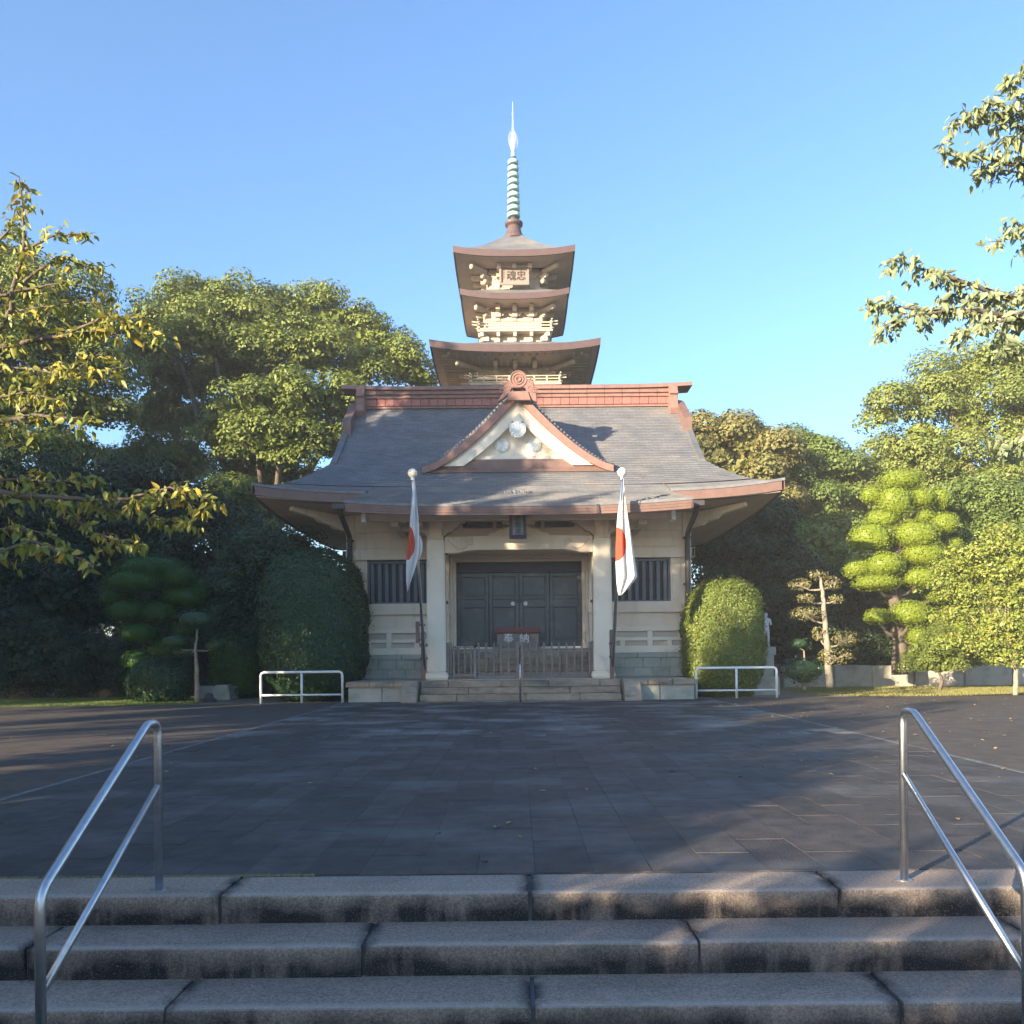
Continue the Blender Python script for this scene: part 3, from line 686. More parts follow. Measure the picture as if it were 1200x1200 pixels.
for s in (-1, 1):
    for x in (3.35, 2.72):
        hb(s * x - .10, s * x + .10, 21.9, 23.95, 4.68, 4.84).build('bracket_arm', M['cream_dim'], hall)
    hb(min(s * 2.5, s * 3.4), max(s * 2.5, s * 3.4), CY + .0, CY + .16, 4.66, 4.84).build('bracket_arm', M['cream_dim'], hall)

# --- main roof surface in overlapping courses
def courses(mb, xl, xr, y0, y1, zf, nx=22, pitch=.15, lift=.022):
    """rows of tiles climbing from y0 to y1; every course laps 2 cm over the one below"""
    ny = max(1, int((y1 - y0) / pitch)); 
    for i in range(ny):
        ya = y0 + (y1 - y0) * i / ny; yb = y0 + (y1 - y0) * (i + 1) / ny
        lo = []; hi = []; up = []
        for j in range(nx + 1):
            t = j / nx
            xa = xl(ya) + (xr(ya) - xl(ya)) * t; xb = xl(yb) + (xr(yb) - xl(yb)) * t
            lo.append((xa, ya, zf(xa, ya) + lift)); hi.append((xb, yb, zf(xb, yb) + .001)); up.append((xb, yb + .0005, zf(xb, yb) + lift))
        mb.grid([lo, hi])
        if i < ny - 1: mb.grid([hi, up])
def hw(Y):     # half width of the front slope
    return GX + .04 if Y >= 25 else GX + (EX - GX) * (25 - Y) / 3.0
def upturn(x, Y):
    e = min(1, abs(x - HX) / EX); k = max(0, (25.5 - Y) / 3.5); return .30 * e ** 4 * k ** 1.3
zmain = lambda x, Y: prof(Y) + upturn(x, Y)
mb = MB(); PX = 4.10
courses(mb, lambda Y: HX - hw(Y), lambda Y: HX - PX, EY, 23.0, zmain, 10)
courses(mb, lambda Y: HX + PX, lambda Y: HX + hw(Y), EY, 23.0, zmain, 10)
courses(mb, lambda Y: HX - hw(Y), lambda Y: HX + hw(Y), 23.0, RY - .1, zmain, 30)
mb.build('front_roof_slope', M['roof'], hall)
# porch roof: sweeps down in front of the main eave
PEY, PEZ = 20.70, 5.02
def pz(x, Y):
    t = (Y - PEY) / (23.0 - PEY); e = min(1, abs(x - HX) / 4.4)
    z0 = PEZ + .13 * e ** 3; z1 = prof(23.0) + .02
    return z0 + (z1 - z0) * (t * .86 + .14 * t * t)
pw = lambda Y: PX + .34 * max(0, (22.4 - Y) / 1.7) ** 1.5 if Y < 22.4 else PX
mb = MB(); courses(mb, lambda Y: HX - pw(Y), lambda Y: HX + pw(Y), PEY, 23.0, pz, 26, .14)
mb.build('porch_roof', M['roof'], hall)
for s in (-1, 1):      # cheek closing the step between main and porch roof
    vs = []
    for Y in (22.0, 22.3, 22.6, 22.9, 23.1):
        x = HX + s * PX; vs += [(x, Y, pz(x, Y) - .06), (x, Y, zmain(x, Y) + .02), (x + s * .02, Y, zmain(x, Y) + .02), (x + s * .02, Y, pz(x, Y) - .06)]
    MB().add(vs, [(4 * i + a, 4 * i + 4 + a, 4 * i + 4 + (a + 1) % 4, 4 * i + (a + 1) % 4) for i in range(4) for a in range(4)]).build('roof_cheek', M['roof'], hall)
mb = MB(); mb.grid([[(HX + (hw(Y) - .25) * (-1 + 2 * j / 24), Y, zmain(HX + (hw(Y) - .25) * (-1 + 2 * j / 24), Y) - .045) for j in range(25)] for Y in (22.86, 23.2, 24, 25, 26, 27, 27.9)]).build('roof_deck', M['roof'], hall)
# back slope and side hips
mb = MB()
rows = []
for i in range(14):
    Y = RY + 6 * i / 13; m_ = 2 * RY - Y; rows.append([(HX + hw(m_) * (j / 8 - 1) if False else HX + hw(m_) * (-1 + 2 * j / 8), Y, prof(m_)) for j in range(9)])
mb.grid(rows); mb.build('back_roof_slope', M['roof'], hall)
for s in (-1, 1):
    mb = MB(); rows = []
    for i in range(9):
        t = i / 8; Yh = 25 - 3 * t; x = GX + (EX - GX) * t; z = prof(Yh)
        rows.append([(HX + s * x, Yh + (2 * (RY - Yh)) * j / 12, z + .30 * (x / EX) ** 4 * max(0, t) ** 1.3 * (abs(j / 6 - 1)) ** 3) for j in range(13)])
    mb.grid(rows); mb.build('side_roof_slope', M['roof'], hall)
    # gable wall above the hip and the verge tiles
    g = [(Y, prof(Y)) for Y in [25 + 3 * i / 8 for i in range(9)]]; g = g + [(2 * RY - a, b) for a, b in g[::-1]]
    MB().prism_x([(a, b - .02) for a, b in g], HX + s * 5.25, HX + s * 5.30).build('side_gable_wall', M['cream'], hall)
    mb = MB()
    for q in (0, 1):
        for i in range(10):
            Ya = 24.7 + (RY - 24.7) * i / 10; Yb = 24.7 + (RY - 24.7) * (i + 1) / 10
            za, zb = prof(Ya), prof(Yb)
            if q: Ya, Yb = 2 * RY - Ya, 2 * RY - Yb
            x0, x1 = HX + s * (GX - .06), HX + s * (GX + .14)
            mb.add([(x0, Ya, za - .30), (x1, Ya, za - .30), (x1, Ya, za + .07), (x0, Ya, za + .10), (x0, Yb, zb - .30), (x1, Yb, zb - .30), (x1, Yb, zb + .07), (x0, Yb, zb + .10)],
                   [(0, 1, 2, 3), (7, 6, 5, 4), (0, 4, 5, 1), (1, 5, 6, 2), (2, 6, 7, 3), (3, 7, 4, 0)])
    mb.build('verge_tiles_strip', M['roof'], hall)
    # descending ridge at the front of the gable (pale brown, beside the red end post)
    MB().prism_x([(26.4, prof(26.4)), (26.4, prof(26.4) + .5), (27.6, prof(27.6) + .30), (28.4, prof(27.6) + .30), (28.4, prof(26.4))], HX + s * 5.40, HX + s * 5.66).build('gable_cap', M['fascia'], hall)
# eave edges: thin tile edge over a brown fascia board
def eave_strip(xa, xb, yf, zf, dz0, dz1, dy, n=14):
    mb = MB(); vs = []
    for i in range(n + 1):
        x = xa + (xb - xa) * i / n; z = zf(x); y = yf
        vs += [(x, y, z + dz0), (x, y, z + dz1), (x, y + dy, z + dz1), (x, y + dy, z + dz0)]
    fs = [(4 * i + a, 4 * i + 4 + a, 4 * i + 4 + (a + 1) % 4, 4 * i + (a + 1) % 4) for i in range(n) for a in range(4)] + [(0, 1, 2, 3), (4 * n + 3, 4 * n + 2, 4 * n + 1, 4 * n)]
    return mb.add(vs, fs)
for s in (-1, 1):
    zf = lambda x: zmain(x, EY)
    eave_strip(HX + s * PX, HX + s * EX, EY - .02, zf, -.055, .018, .10).build('eave_tile_edge', M['edge'], hall)
    eave_strip(HX + s * PX, HX + s * (EX - .03), EY, zf, -.30, -.058, .07).build('eave_fascia', M['fascia'], hall)
    eave_strip(HX + s * PX, HX + s * (EX - .09), EY + .08, zf, -.33, -.302, .10).build('eave_drip', M['pipe'], hall)
    # side fascia
    mb = MB(); vs = []; n = 16
    for i in range(n + 1):
        t = i / n; Y = EY + 12 * t; z = EZ + .30 * abs(2 * t - 1) ** 3; x = HX + s * EX
        vs += [(x, Y, z - .30), (x, Y, z + .01), (x - s * .08, Y, z + .01), (x - s * .08, Y, z - .30)]
    mb.add(vs, [(4 * i + a, 4 * i + 4 + a, 4 * i + 4 + (a + 1) % 4, 4 * i + (a + 1) % 4) for i in range(n) for a in range(4)] + [(0, 1, 2, 3), (4 * n + 3, 4 * n + 2, 4 * n + 1, 4 * n)])
    mb.build('side_fascia', M['fascia'], hall)
    # inner secondary eave line laid on the roof
    mb = MB(); vs = []; n = 12
    xa, xb = 3.75, 6.9
    for i in range(n + 1):
        x = HX + s * (xa + (xb - xa) * i / n); Y = EY + .22; z = zmain(x, Y)
        vs += [(x, Y, z + .02), (x, Y, z + .07), (x, Y + .05, z + .07), (x, Y + .05, z + .02)]
    # soffit boards, one by one
    for (ya, yb, xa_, xb_, za, zb) in [(EY + .06 + i * .19, EY + .24 + i * .19, 0, 0, 0, 0) for i in range(10)]:
        x0 = 4.12 if ya < 22.9 else 3.4; mb = MB(); vs = []; m = 10; x1 = EX - .1
        for j in range(m + 1):
            x = x0 + (x1 - x0) * j / m
            k = .24 * (x / EX) ** 4
            def sz(Y): tt = (Y - EY) / (WY - EY); return (EZ - .28 + k) * (1 - tt) + (5.33 + k * .3) * tt
            vs += [(HX + s * x, ya, sz(ya)), (HX + s * x, yb, sz(yb)), (HX + s * x, yb, sz(yb) + .03), (HX + s * x, ya, sz(ya) + .03)]
        mb.add(vs, [(4 * i + a, 4 * i + 4 + a, 4 * i + 4 + (a + 1) % 4, 4 * i + (a + 1) % 4) for i in range(m) for a in range(4)] + [(0, 1, 2, 3), (4 * m + 3, 4 * m + 2, 4 * m + 1, 4 * m)])
        mb.build('soffit_board', M['soffit'], hall)
    for i in range(11):
        a = 5.10 + i * .18; x = (min(s * a, s * (a + .17)), max(s * a, s * (a + .17)))
        k = .24 * ((a + .1) / EX) ** 4
        mb = MB(); vs = []
        for j in range(9):
            Y = 23.97 + 8.1 * j / 8; zz = 5.33 + (EZ - .28 - 5.33) * (a - 5.1) / 2.1 + k * abs(2 * (Y - EY) / 12 - 1) ** 2 * .6
            vs += [(HX + x[0], Y, zz), (HX + x[1], Y, zz), (HX + x[1], Y, zz + .03), (HX + x[0], Y, zz + .03)]
        mb.add(vs, [(4 * i_ + b, 4 * i_ + 4 + b, 4 * i_ + 4 + (b + 1) % 4, 4 * i_ + (b + 1) % 4) for i_ in range(8) for b in range(4)] + [(0, 1, 2, 3), (35, 34, 33, 32)])
        mb.build('soffit_board', M['soffit'], hall)
    # hip rafter with carved end
    a = Vector((HX + s * 5.0, 24.05, 0)); b = Vector((HX + s * 6.35, 22.75, 0)); dd = (b - a).normalized(); pp = Vector((-dd.y, dd.x, 0)) * .09
    out = [(0, 4.86), (.5, 4.92), (.62, 5.0), (.95, 5.05), (1.1, 5.15), (1.75, 5.26), (1.87, 5.30), (1.87, 5.40), (0, 5.30)]
    vs = [a + dd * u - pp + Vector((0, 0, z)) for u, z in out] + [a + dd * u + pp + Vector((0, 0, z)) for u, z in out]; n = len(out)
    MB().add(vs, [tuple(range(n)), tuple(range(2 * n - 1, n - 1, -1))] + [(i, n + i, n + (i + 1) % n, (i + 1) % n) for i in range(n)]).build('hip_rafter', M['cream'], hall)
    # drain pipe
    xp = s * 4.93
    P = lambda x, y, z: Vector((HX + x, y, z))
    MB().tube([P(xp - s * .10, 21.95, 5.22), P(xp - s * .08, 22.3, 5.05), P(xp, 23.72, 4.72), P(xp, 23.80, 4.58), P(xp, 23.80, 4.0), P(xp, 23.80, PZ + .02)], [.075, .075, .075, .08, .075, .075], 10).build('drain_pipe', M['pipe'], hall)
    hb(xp - s * .10 - .17, xp - s * .10 + .17, 21.84, 22.06, 5.16, 5.30).build('rain_head', M['pipe'], hall, bevel=.01)
    for z in (4.55, 3.2, 1.8): hb(xp - .10, xp + .10, 23.78, 23.97, z, z + .05).build('pipe_clip', M['pipe'], hall)
# porch eave
zf = lambda x: pz(x, PEY)
W4 = 4.44
eave_strip(HX - W4, HX + W4, PEY - .02, zf, -.05, .02, .10, 24).build('porch_tile_edge', M['edge'], hall)
for k in range(3):
    eave_strip(HX - W4 + .02, HX + W4 - .02, PEY + .012 * k, zf, -.055 - .068 * (k + 1), -.053 - .068 * k, .06, 24).build('porch_fascia', M['fascia'], hall)
hb(1.98 + 0, 2.05, PEY - .03, PEY + .02, 4.77, 5.01).build('gutter_joint', M['pipe'], hall)
mb = MB(); vs = []; n = 12
for i in range(n + 1):
    x = HX - 4.3 + 8.6 * i / n; vs += [(x, PEY + .06, zf(x) - .22), (x, 23.95, 5.36), (x, 23.95, 5.40), (x, PEY + .06, zf(x) - .18)]
mb.add(vs, [(4 * i + a, 4 * i + 4 + a, 4 * i + 4 + (a + 1) % 4, 4 * i + (a + 1) % 4) for i in range(n) for a in range(4)] + [(0, 1, 2, 3), (4 * n + 3, 4 * n + 2, 4 * n + 1, 4 * n)])
mb.build('porch_soffit', M['soffit'], hall)
for s in (-1, 1):
    vs = [(HX + s * pw(Y), Y, pz(HX + s * pw(Y), Y) + dz) for Y in (PEY, 21.2, 21.7, 22.3, 23.0) for dz in (-.25, .0)]
    vs2 = [(x - s * .05, y, z) for x, y, z in vs]
    mb = MB(); mb.add(vs + vs2, [(2 * i, 2 * i + 2, 2 * i + 3, 2 * i + 1) for i in range(4)] + [(10 + 2 * i, 10 + 2 * i + 1, 10 + 2 * i + 3, 10 + 2 * i + 2) for i in range(4)])
    mb.build('porch_side_fascia', M['fascia'], hall)

# --- ridge: layered red tiles, upturned cap, end posts
def ridge_z(x): return .10 * max(0, (abs(x - HX) - 3.2) / 2.9) ** 2.2
rl = 5.36
hb(-5.30, 5.30, RY - .31, RY + .31, 9.6, 10.4).build('ridge_core', M['rust'], hall)
nR = 36
for i in range(nR):
    a = HX - rl + 2 * rl * i / nR; b = a + 2 * rl / nR
    B(a + .006, b - .006, RY - .36, RY + .36, 9.68, 9.98).build('ridge_brick', M['redtile'], hall, bevel=.008)
for (z0, z1, d) in ((9.985, 10.045, .42), (10.05, 10.16, .33), (10.165, 10.22, .40), (10.225, 10.35, .33)):
    nS = 18
    for i in range(nS):
        a = HX - rl + 2 * rl * i / nS; b = a + 2 * rl / nS
        B(a + .004, b - .004, RY - d, RY + d, z0, z1).build('ridge_course_tile', M['rust'], hall, bevel=.01)
nC = 20; cl_ = 5.95
for i in range(nC):
    a = HX - cl_ + 2 * cl_ * i / nC; b = a + 2 * cl_ / nC; za, zb = ridge_z(a), ridge_z(b)
    mb = MB(); pr = [(RY - .42, 10.355), (RY - .40, 10.50), (RY - .2, 10.60), (RY + .2, 10.60), (RY + .40, 10.50), (RY + .42, 10.355)]
    vs = [(a + .004, y, z + za) for y, z in pr] + [(b - .004, y, z + zb) for y, z in pr]; n = 6
    mb.add(vs, [tuple(range(n)), tuple(range(2 * n - 1, n - 1, -1))] + [(j, n + j, n + (j + 1) % n, (j + 1) % n) for j in range(n)])
    mb.build('ridge_cap_tile', M['rust'], hall)
for s in (-1, 1):
    x0, x1 = sorted((HX + s * 5.14, HX + s * 5.42))
    mb = MB(); pr = [(27.40, 9.25), (27.30, 9.42), (27.42, 9.70), (27.42, 9.98), (27.34, 10.0), (27.34, 10.10), (27.42, 10.12), (27.46, 10.40), (27.6, 10.46), (28.6, 10.46), (28.6, 9.25)]
    mb.prism_x(pr, x0, x1).build('ridge_end_tile', M['rust'], hall, bevel=.012)

for o in list(hall.children):
    if o.name.split('.')[0] in ('ridge_brick', 'ridge_course_tile', 'ridge_cap_tile', 'ridge_core', 'ridge_end_tile'):
        for v in o.data.vertices:
            if v.co.z > 9.68: v.co.z = 9.67 + (v.co.z - 9.68) * .78
# --- front gable (chidori hafu)
GYF, AZ, BZ, GW = 24.15, 9.02, 6.74, 2.82
def gp(x):      # outer outline of the gable
    return BZ + (AZ - BZ) * max(0, 1 - abs(x) / GW) ** 1.42
N_ = 28; xs_ = [-GW + 2 * GW * i / N_ for i in range(N_ + 1)]
def band(off0, off1, y0, y1, mat, name, clipz=None, half=None):
    for s in (-1, 1):
        px = [GW * i / 14 for i in range(15)]
        up = []; lo = []
        for x in px:
            k = 1 - .42 * x / GW
            a = gp(x) - off0 * k; b = gp(x) - off1 * k
            if clipz is not None: a = max(a, clipz + .002 + .0008 * (GW - x)); b = max(b, clipz)
            up.append((HX + s * x, a)); lo.append((HX + s * x, b))
        poly = up + lo[::-1]
        if s < 0: poly = poly[::-1]
        mb = MB(); n = 15
        vs = [(x, y0, z) for x, z in up] + [(x, y0, z) for x, z in lo] + [(x, y1, z) for x, z in up] + [(x, y1, z) for x, z in lo]
        fs = []
        for i in range(n - 1):
            fs += [(i, i + 1, n + i + 1, n + i), (2 * n + i, 3 * n + i, 3 * n + i + 1, 2 * n + i + 1), (i, 2 * n + i, 2 * n + i + 1, i + 1), (n + i, n + i + 1, 3 * n + i + 1, 3 * n + i)]
        fs += [(0, n, 3 * n, 2 * n), (n - 1, 3 * n - 1, 4 * n - 1, 2 * n - 1)]
        mb.add(vs, fs).build(name, mat, hall)
band(-.04, .29, GYF - .16, GYF + .35, M['rust'], 'gable_edge_tiles')
band(.295, .36, GYF - .08, GYF + .3, M['cream_dim'], 'gable_trim', 6.83)
band(.365, .82, GYF - .04, GYF + .30, M['pale'], 'bargeboard', 6.80)
zb = 7.03
ped = [(HX + x, max(gp(x) - .6 * (1 - .42 * abs(x) / GW), zb)) for x in [-2.3 + 4.6 * i / 24 for i in range(25)]]
MB().prism([(HX - 2.3, zb - .03)] + [p for p in ped] + [(HX + 2.3, zb - .03)], GYF + .22, GYF + .30).build('pediment_wall', M['pale'], hall)
hb(-2.0, 2.0, GYF + .14, GYF + .24, zb - .02, zb + .10).build('pediment_rail', M['pale'], hall, bevel=.008)
hb(-2.2, 2.2, GYF + .05, GYF + .5, 6.66, zb - .022).build('pediment_base', M['fascia'], hall)
# shelf roof of the gable foot
mb = MB(); mb.grid([[(HX - 2.72, GYF - .12, prof(GYF - .12) + .05), (HX + 2.72, GYF - .12, prof(GYF - .12) + .05)], [(HX - 2.3, GYF + .1, zb - .22), (HX + 2.3, GYF + .1, zb - .22)]]).build('gable_foot_flashing', M['fascia'], hall)
# dormer roof surface running back into the main slope
mb = MB()
for s in (-1, 1):
    rows = []
    for i in range(21):
        x = GW * i / 20; z0 = gp(x) + .05
        row = []
        zz = z0 + .20
        t = max(0, (zz - EZ) / (RZ - EZ)) ** (1 / 1.38); Yend = max(EY + 6 * t + .15, GYF + .7)
        for j in range(8):
            u = j / 7; Y = (GYF - .10) + (Yend - GYF + .10) * u
            k = min(1, (Y - GYF + .10) / .55)
            row.append((HX + s * (x + .10 * k * (1 - x / GW * .3)), Y, z0 + .20 * math.sin(k * PI / 2) - (.10 * k if x > 2.3 else 0)))
        rows.append(row)
    mb.grid(rows)
mb.build('gable_roof', M['roof'], hall)
for s in (-1, 1):      # tile courses that show as ribs along the verge
    for i in range(26):
        x = .38 + i * .092; z = gp(x) + .07; sl_ = (gp(x + .05) - gp(x - .05)) / .1
        tf = Matrix.Translation((HX + s * x, GYF + .13, z + .075)) @ Matrix.Rotation(-s * math.atan(sl_) * -1, 4, 'Y') @ Matrix.Rotation(R(22), 4, 'X')
        MB().box(-.042, .042, -.20, .24, -.065, -.022, tf).build('verge_tile', M['roof'], hall)
# crest ornament at the gable peak
orn = [(415, 335), (418, 318), (440, 285), (465, 232), (470, 180), (486, 145), (520, 138), (535, 120), (540, 80), (580, 46), (640, 56), (668, 90), (676, 122), (700, 132), (730, 128), (748, 165), (745, 205), (770, 262), (777, 340), (740, 325), (690, 260), (665, 205), (545, 205), (520, 250), (470, 300)]
pl = [at(530 + a / 8 + 2.2, 430 + b / 8, 23.9) for a, b in orn]
om = MB().prism([(p.x, p.z) for p in pl], 23.78, 23.98).build('crest_ornament', M['rust'], hall, bevel=.015)
pc = at(530 + 602 / 8 + 2.2, 430 + 128 / 8, 23.9)
for r_, rr in ((.235, .022), (.15, .018), (.07, .03)):
    MB().tube([pc + Vector((r_ * math.cos(a), -.125, r_ * math.sin(a))) for a in [2 * PI * i / 20 for i in range(21)]], rr, 5).build('crest_ring', M['rust'], om)
for s in (-1, 1):
    for (ox, oz, r_) in ((.40, -.06, .11), (.46, -.32, .10), (.33, -.27, .07)):
        MB().tube([pc + Vector((s * ox + r_ * (1 - .7 * t) * math.cos(s * t * 9), -.115, oz + r_ * (1 - .7 * t) * math.sin(t * 9))) for t in [i / 16 for i in range(17)]], .016, 5).build('crest_scroll', M['rust'], om)
MB().prism([(pc.x - .36, pc.z - .62), (pc.x - .28, pc.z - .36), (pc.x + .28, pc.z - .36), (pc.x + .36, pc.z - .62)], 23.74, 23.79).build('crest_base_plate', M['rust'], om, bevel=.01)
hb(-.12, .10, 24.0, 27.2, 8.98, 9.28).build('gable_ridge', M['rust'], hall, bevel=.03)
# emblem discs and pendant
def disc(cx, cz, r, y, name, lobes=12, parent=hall):
    n = lobes * 6; pts = []
    for i in range(n):
        a = 2 * PI * i / n; q = r * (1 - .07 * (1 - abs(math.sin(lobes / 2 * a)))); pts.append((cx + q * math.cos(a), cz + q * math.sin(a)))
    mb = MB(); inner = [(cx + (x - cx) * .75, cz + (z - cz) * .75) for x, z in pts]
    vs = [(x, y, z) for x, z in pts] + [(x, y - .05, cz + (z - cz) * .97) for x, z in pts] + [(x, y - .065, z) for x, z in inner]
    fs = [(i, (i + 1) % n, n + (i + 1) % n, n + i) for i in range(n)] + [(n + i, n + (i + 1) % n, 2 * n + (i + 1) % n, 2 * n + i) for i in range(n)] + [tuple(range(2 * n, 3 * n))]
    d_ = mb.add(vs, fs).build(name, M['emblem'], parent)
    for i in range(lobes):      # petals
        a = 2 * PI * (i + .5) / lobes
        MB().tube([(cx + .2 * r * math.cos(a), y - .068, cz + .2 * r * math.sin(a)), (cx + .78 * r * math.cos(a), y - .068, cz + .78 * r * math.sin(a))], [.008, .02], 5).build('petal', M['emblem'], d_)
    return d_
disc(HX - .47, 7.46, .215, GYF + .215, 'flower_emblem'); disc(HX + .49, 7.46, .215, GYF + .215, 'flower_emblem')
pend = [(HX, 8.35), (HX - .14, 8.1), (HX - .27, 7.98), (HX - .22, 7.86), (HX + .22, 7.86), (HX + .27, 7.98), (HX + .14, 8.1)]
MB().prism(pend, GYF - .13, GYF - .05).build('gable_pendant', M['pale'], hall, bevel=.01)
disc(HX, 7.83, .25, GYF - .13, 'pendant_flower')
for s in (-1, 1):
    MB().prism([(HX + s * .14 - .05, 8.03), (HX + s * .14, 7.97), (HX + s * .14 + .05, 8.03), (HX + s * .14, 8.09)], GYF - .145, GYF - .125).build('pendant_stud', M['fascia'], hall)
# verdigris ornament lying on the porch roof below the gable
mb = MB(); rr = random.Random(4)
for i in range(14):
    x = HX - .34 + i * .05; Y = 22.15 + rr.uniform(-.08, .08); z = pz(x, Y)
    mb.tube([(x, Y, z), (x + rr.uniform(-.05, .05), Y - .02, z + .06), (x + rr.uniform(-.08, .08), Y + .02, z + rr.uniform(.03, .10))], [.02, .022, .008], 5)
mb.build('copper_fitting', M['edge'], hall)

def text(name, s, size, mat, parent, loc, rot=(R(90), 0, 0), depth=.006, vertical=False):
    """lettering as real thin relief; vertical: one glyph under the other"""
    objs = []
    glyphs = list(s) if vertical else [s]
    for i, g in enumerate(glyphs):
        c = bpy.data.curves.new('tmp', 'FONT'); c.body = g; c.size = size; c.extrude = depth; c.align_x = 'CENTER'; c.align_y = 'CENTER'; c.resolution_u = 3
        t = bpy.data.objects.new('tmp', c); COL.objects.link(t)
        bpy.context.view_layer.update()
        dg = bpy.context.evaluated_depsgraph_get()
        me = bpy.data.meshes.new_from_object(t.evaluated_get(dg)); me.name = name
        bpy.data.objects.remove(t); bpy.data.curves.remove(c)
        me.transform(Matrix.Rotation(rot[0], 4, 'X')); me.materials.clear()
        l = Vector(loc) - Vector((0, 0, i * size * 1.04))
        objs.append(link(name, me, mat, parent, l))
    return objs
# hanging plaque under the porch eave
pq = thing('hanging_plaque', 'small dark navy plaque with vertical characters hanging under the centre of the porch eave', 'plaque', (HX - .02, 21.5, 4.35))
tl = Matrix.Translation((HX - .02, 21.35, 4.60)) @ Matrix.Rotation(R(9), 4, 'X')
MB().box(-.205, .205, 0, .04, -.34, .34, tl).build('plaque_board', M['plaque'], pq)
for (a, b, c, d_) in ((-.225, -.15, -.36, .36), (.15, .225, -.36, .36), (-.15, .15, .27, .36), (-.15, .15, -.36, -.27)):
    MB().box(a, b, -.03, .02, c, d_, tl).build('plaque_frame', M['plaque'], pq, bevel=.008)
MB().box(-.14, .14, -.008, .0, -.26, .26, tl).build('plaque_field', M['plaque_field'], pq)
for o in text('plaque_character', '忠霊塔', .165, M['black'], pq, (HX - .02, 21.338, 4.765), rot=(R(99), 0, 0), vertical=True): o.location.y -= (o.location.z + 4.35 - 4.60) * .158

# ------------------------------------------------------------------ pagoda behind the hall
PYC = 36.5
pg = thing('pagoda', 'tall narrow pagoda with three stacked brown roofs and a ringed spire rising behind the hall', 'pagoda', (0, PYC, 0))
def quad_rot(q):    # the four sides of the square tower
    return Matrix.Translation((0, PYC, 0)) @ Matrix.Rotation(q * PI / 2, 4, 'Z')
def tower_roof(hw_, zc, up, thick, hi, zi, soff_hi, ribs=0, beams=(-.6, 0, .6)):
    for q in range(4):
        T = quad_rot(q); n = 16
        U = [-1 + 2 * i / n for i in range(n + 1)]
        ez = lambda u: zc + up * abs(u) ** 2.6
        # roof slope (front side is -y)
        rows = []
        for j in range(9):
            t = j / 8; h = hw_ + (hi - hw_) * t
            rows.append([T @ Vector((u * h, -h, ez(u) * (1 - t ** 1.5) + t ** 1.5 * zi)) for u in U])
        MB().grid(rows).build('roof_slope', M['roof'], pg)
        vs = []
        for u in U:
            z = ez(u); vs += [T @ Vector((u * hw_, -hw_, z - thick)), T @ Vector((u * hw_ * 1.008, -hw_ * 1.008, z + .015)), T @ Vector((u * (hw_ - .07), -hw_ + .07, z + .015)), T @ Vector((u * (hw_ - .07), -hw_ + .07, z - thick))]
        MB().add(vs, [(4 * i + a, 4 * i + 4 + a, 4 * i + 4 + (a + 1) % 4, 4 * i + (a + 1) % 4) for i in range(n) for a in range(4)]).build('eave_fascia', M['pfascia'], pg)
        rows = []
        for t in (0, .12, .121, 1):
            h = (hw_ - .06) + (soff_hi - hw_ + .06) * t
            rows.append([T @ Vector((u * h, -h, zc - thick + .02 + up * abs(u) ** 2.6 * (1 - t) + (.05 if t > .12 else 0))) for u in U])
        MB().grid(rows).build('soffit', M['soffit'], pg)
        for i in range(ribs):
            u = -.94 + 1.88 * i / (ribs - 1); y_in = max(soff_hi, abs(u) * (hw_ - .5))
            mb = MB(); mb.box(u * (hw_ - .55) - .035, u * (hw_ - .55) + .035, -(hw_ - .42), -min(y_in, hw_ - .5), zc - thick + .0 + up * abs(u) ** 2.6 * .7, zc - thick + .07, T)
            mb.build('rafter', M['pagoda'], pg)
        for b in beams:
            MB().box(b - .09, b + .09, -(soff_hi + (hw_ - soff_hi) * .45), -soff_hi + .1, zc - thick - .16, zc - thick + .03, T).build('projecting_beam', M['pagoda'], pg)
            MB().box(b - .11, b + .11, -(soff_hi + .16), -soff_hi + .1, zc - thick - .36, zc - thick - .165, T).build('bearing_block', M['pagoda'], pg)
        # corner arm
        C = T @ Matrix.Rotation(R(45), 4, 'Z'); L0 = soff_hi * 1.30
        L1 = L0 + (hw_ - soff_hi) * .75
        sh = Vector((0, 0, 0))
        MB().box(-.09, .09, -L1, -L0, zc - thick - .17, zc - thick + .02, C).build('corner_arm', M['pagoda'], pg, bevel=.03)
        MB().box(-.10, .10, -L0 - .30, -L0 + .1, zc - thick - .36, zc - thick - .18, C).build('corner_bracket', M['pagoda'], pg, bevel=.04)
        MB().box(-.09, .09, -L0 - .14, -L0 + .1, zc - thick - .56, zc - thick - .37, C).build('corner_bracket', M['pagoda'], pg, bevel=.04)
def body(h, z0, z1, name='tower_wall'):
    MB().box(-h, h, PYC - h, PYC + h, z0, z1).build(name, M['pagoda'], pg)
def brackets(h, z0, z1, xs):
    for q in range(4):
        T = quad_rot(q)
        MB().box(-h - .06, h + .06, -h - .08, -h - .002, z0, z0 + .12, T).build('wall_beam', M['pagoda'], pg)
        MB().box(-h - .03, h + .03, -h - .06, -h - .002, z1 - .16, z1 - .04, T).build('wall_beam', M['pagoda'], pg)
        for x in xs:
            MB().box(x - .07, x + .07, -h - .12, -h - .083, z0 + .0, z1 - .02, T).build('bracket_post', M['pagoda'], pg)
            pts = [(x - .30, z1 - .17), (x - .26, z1 - .28), (x - .12, z1 - .36), (x + .12, z1 - .36), (x + .26, z1 - .28), (x + .30, z1 - .17)]
            mb = MB(); mb.prism(pts, -h - .16, -h - .121); mb.v = [tuple(T @ Vector(v)) for v in mb.v]; mb.build('bracket_arm', M['pagoda'], pg)
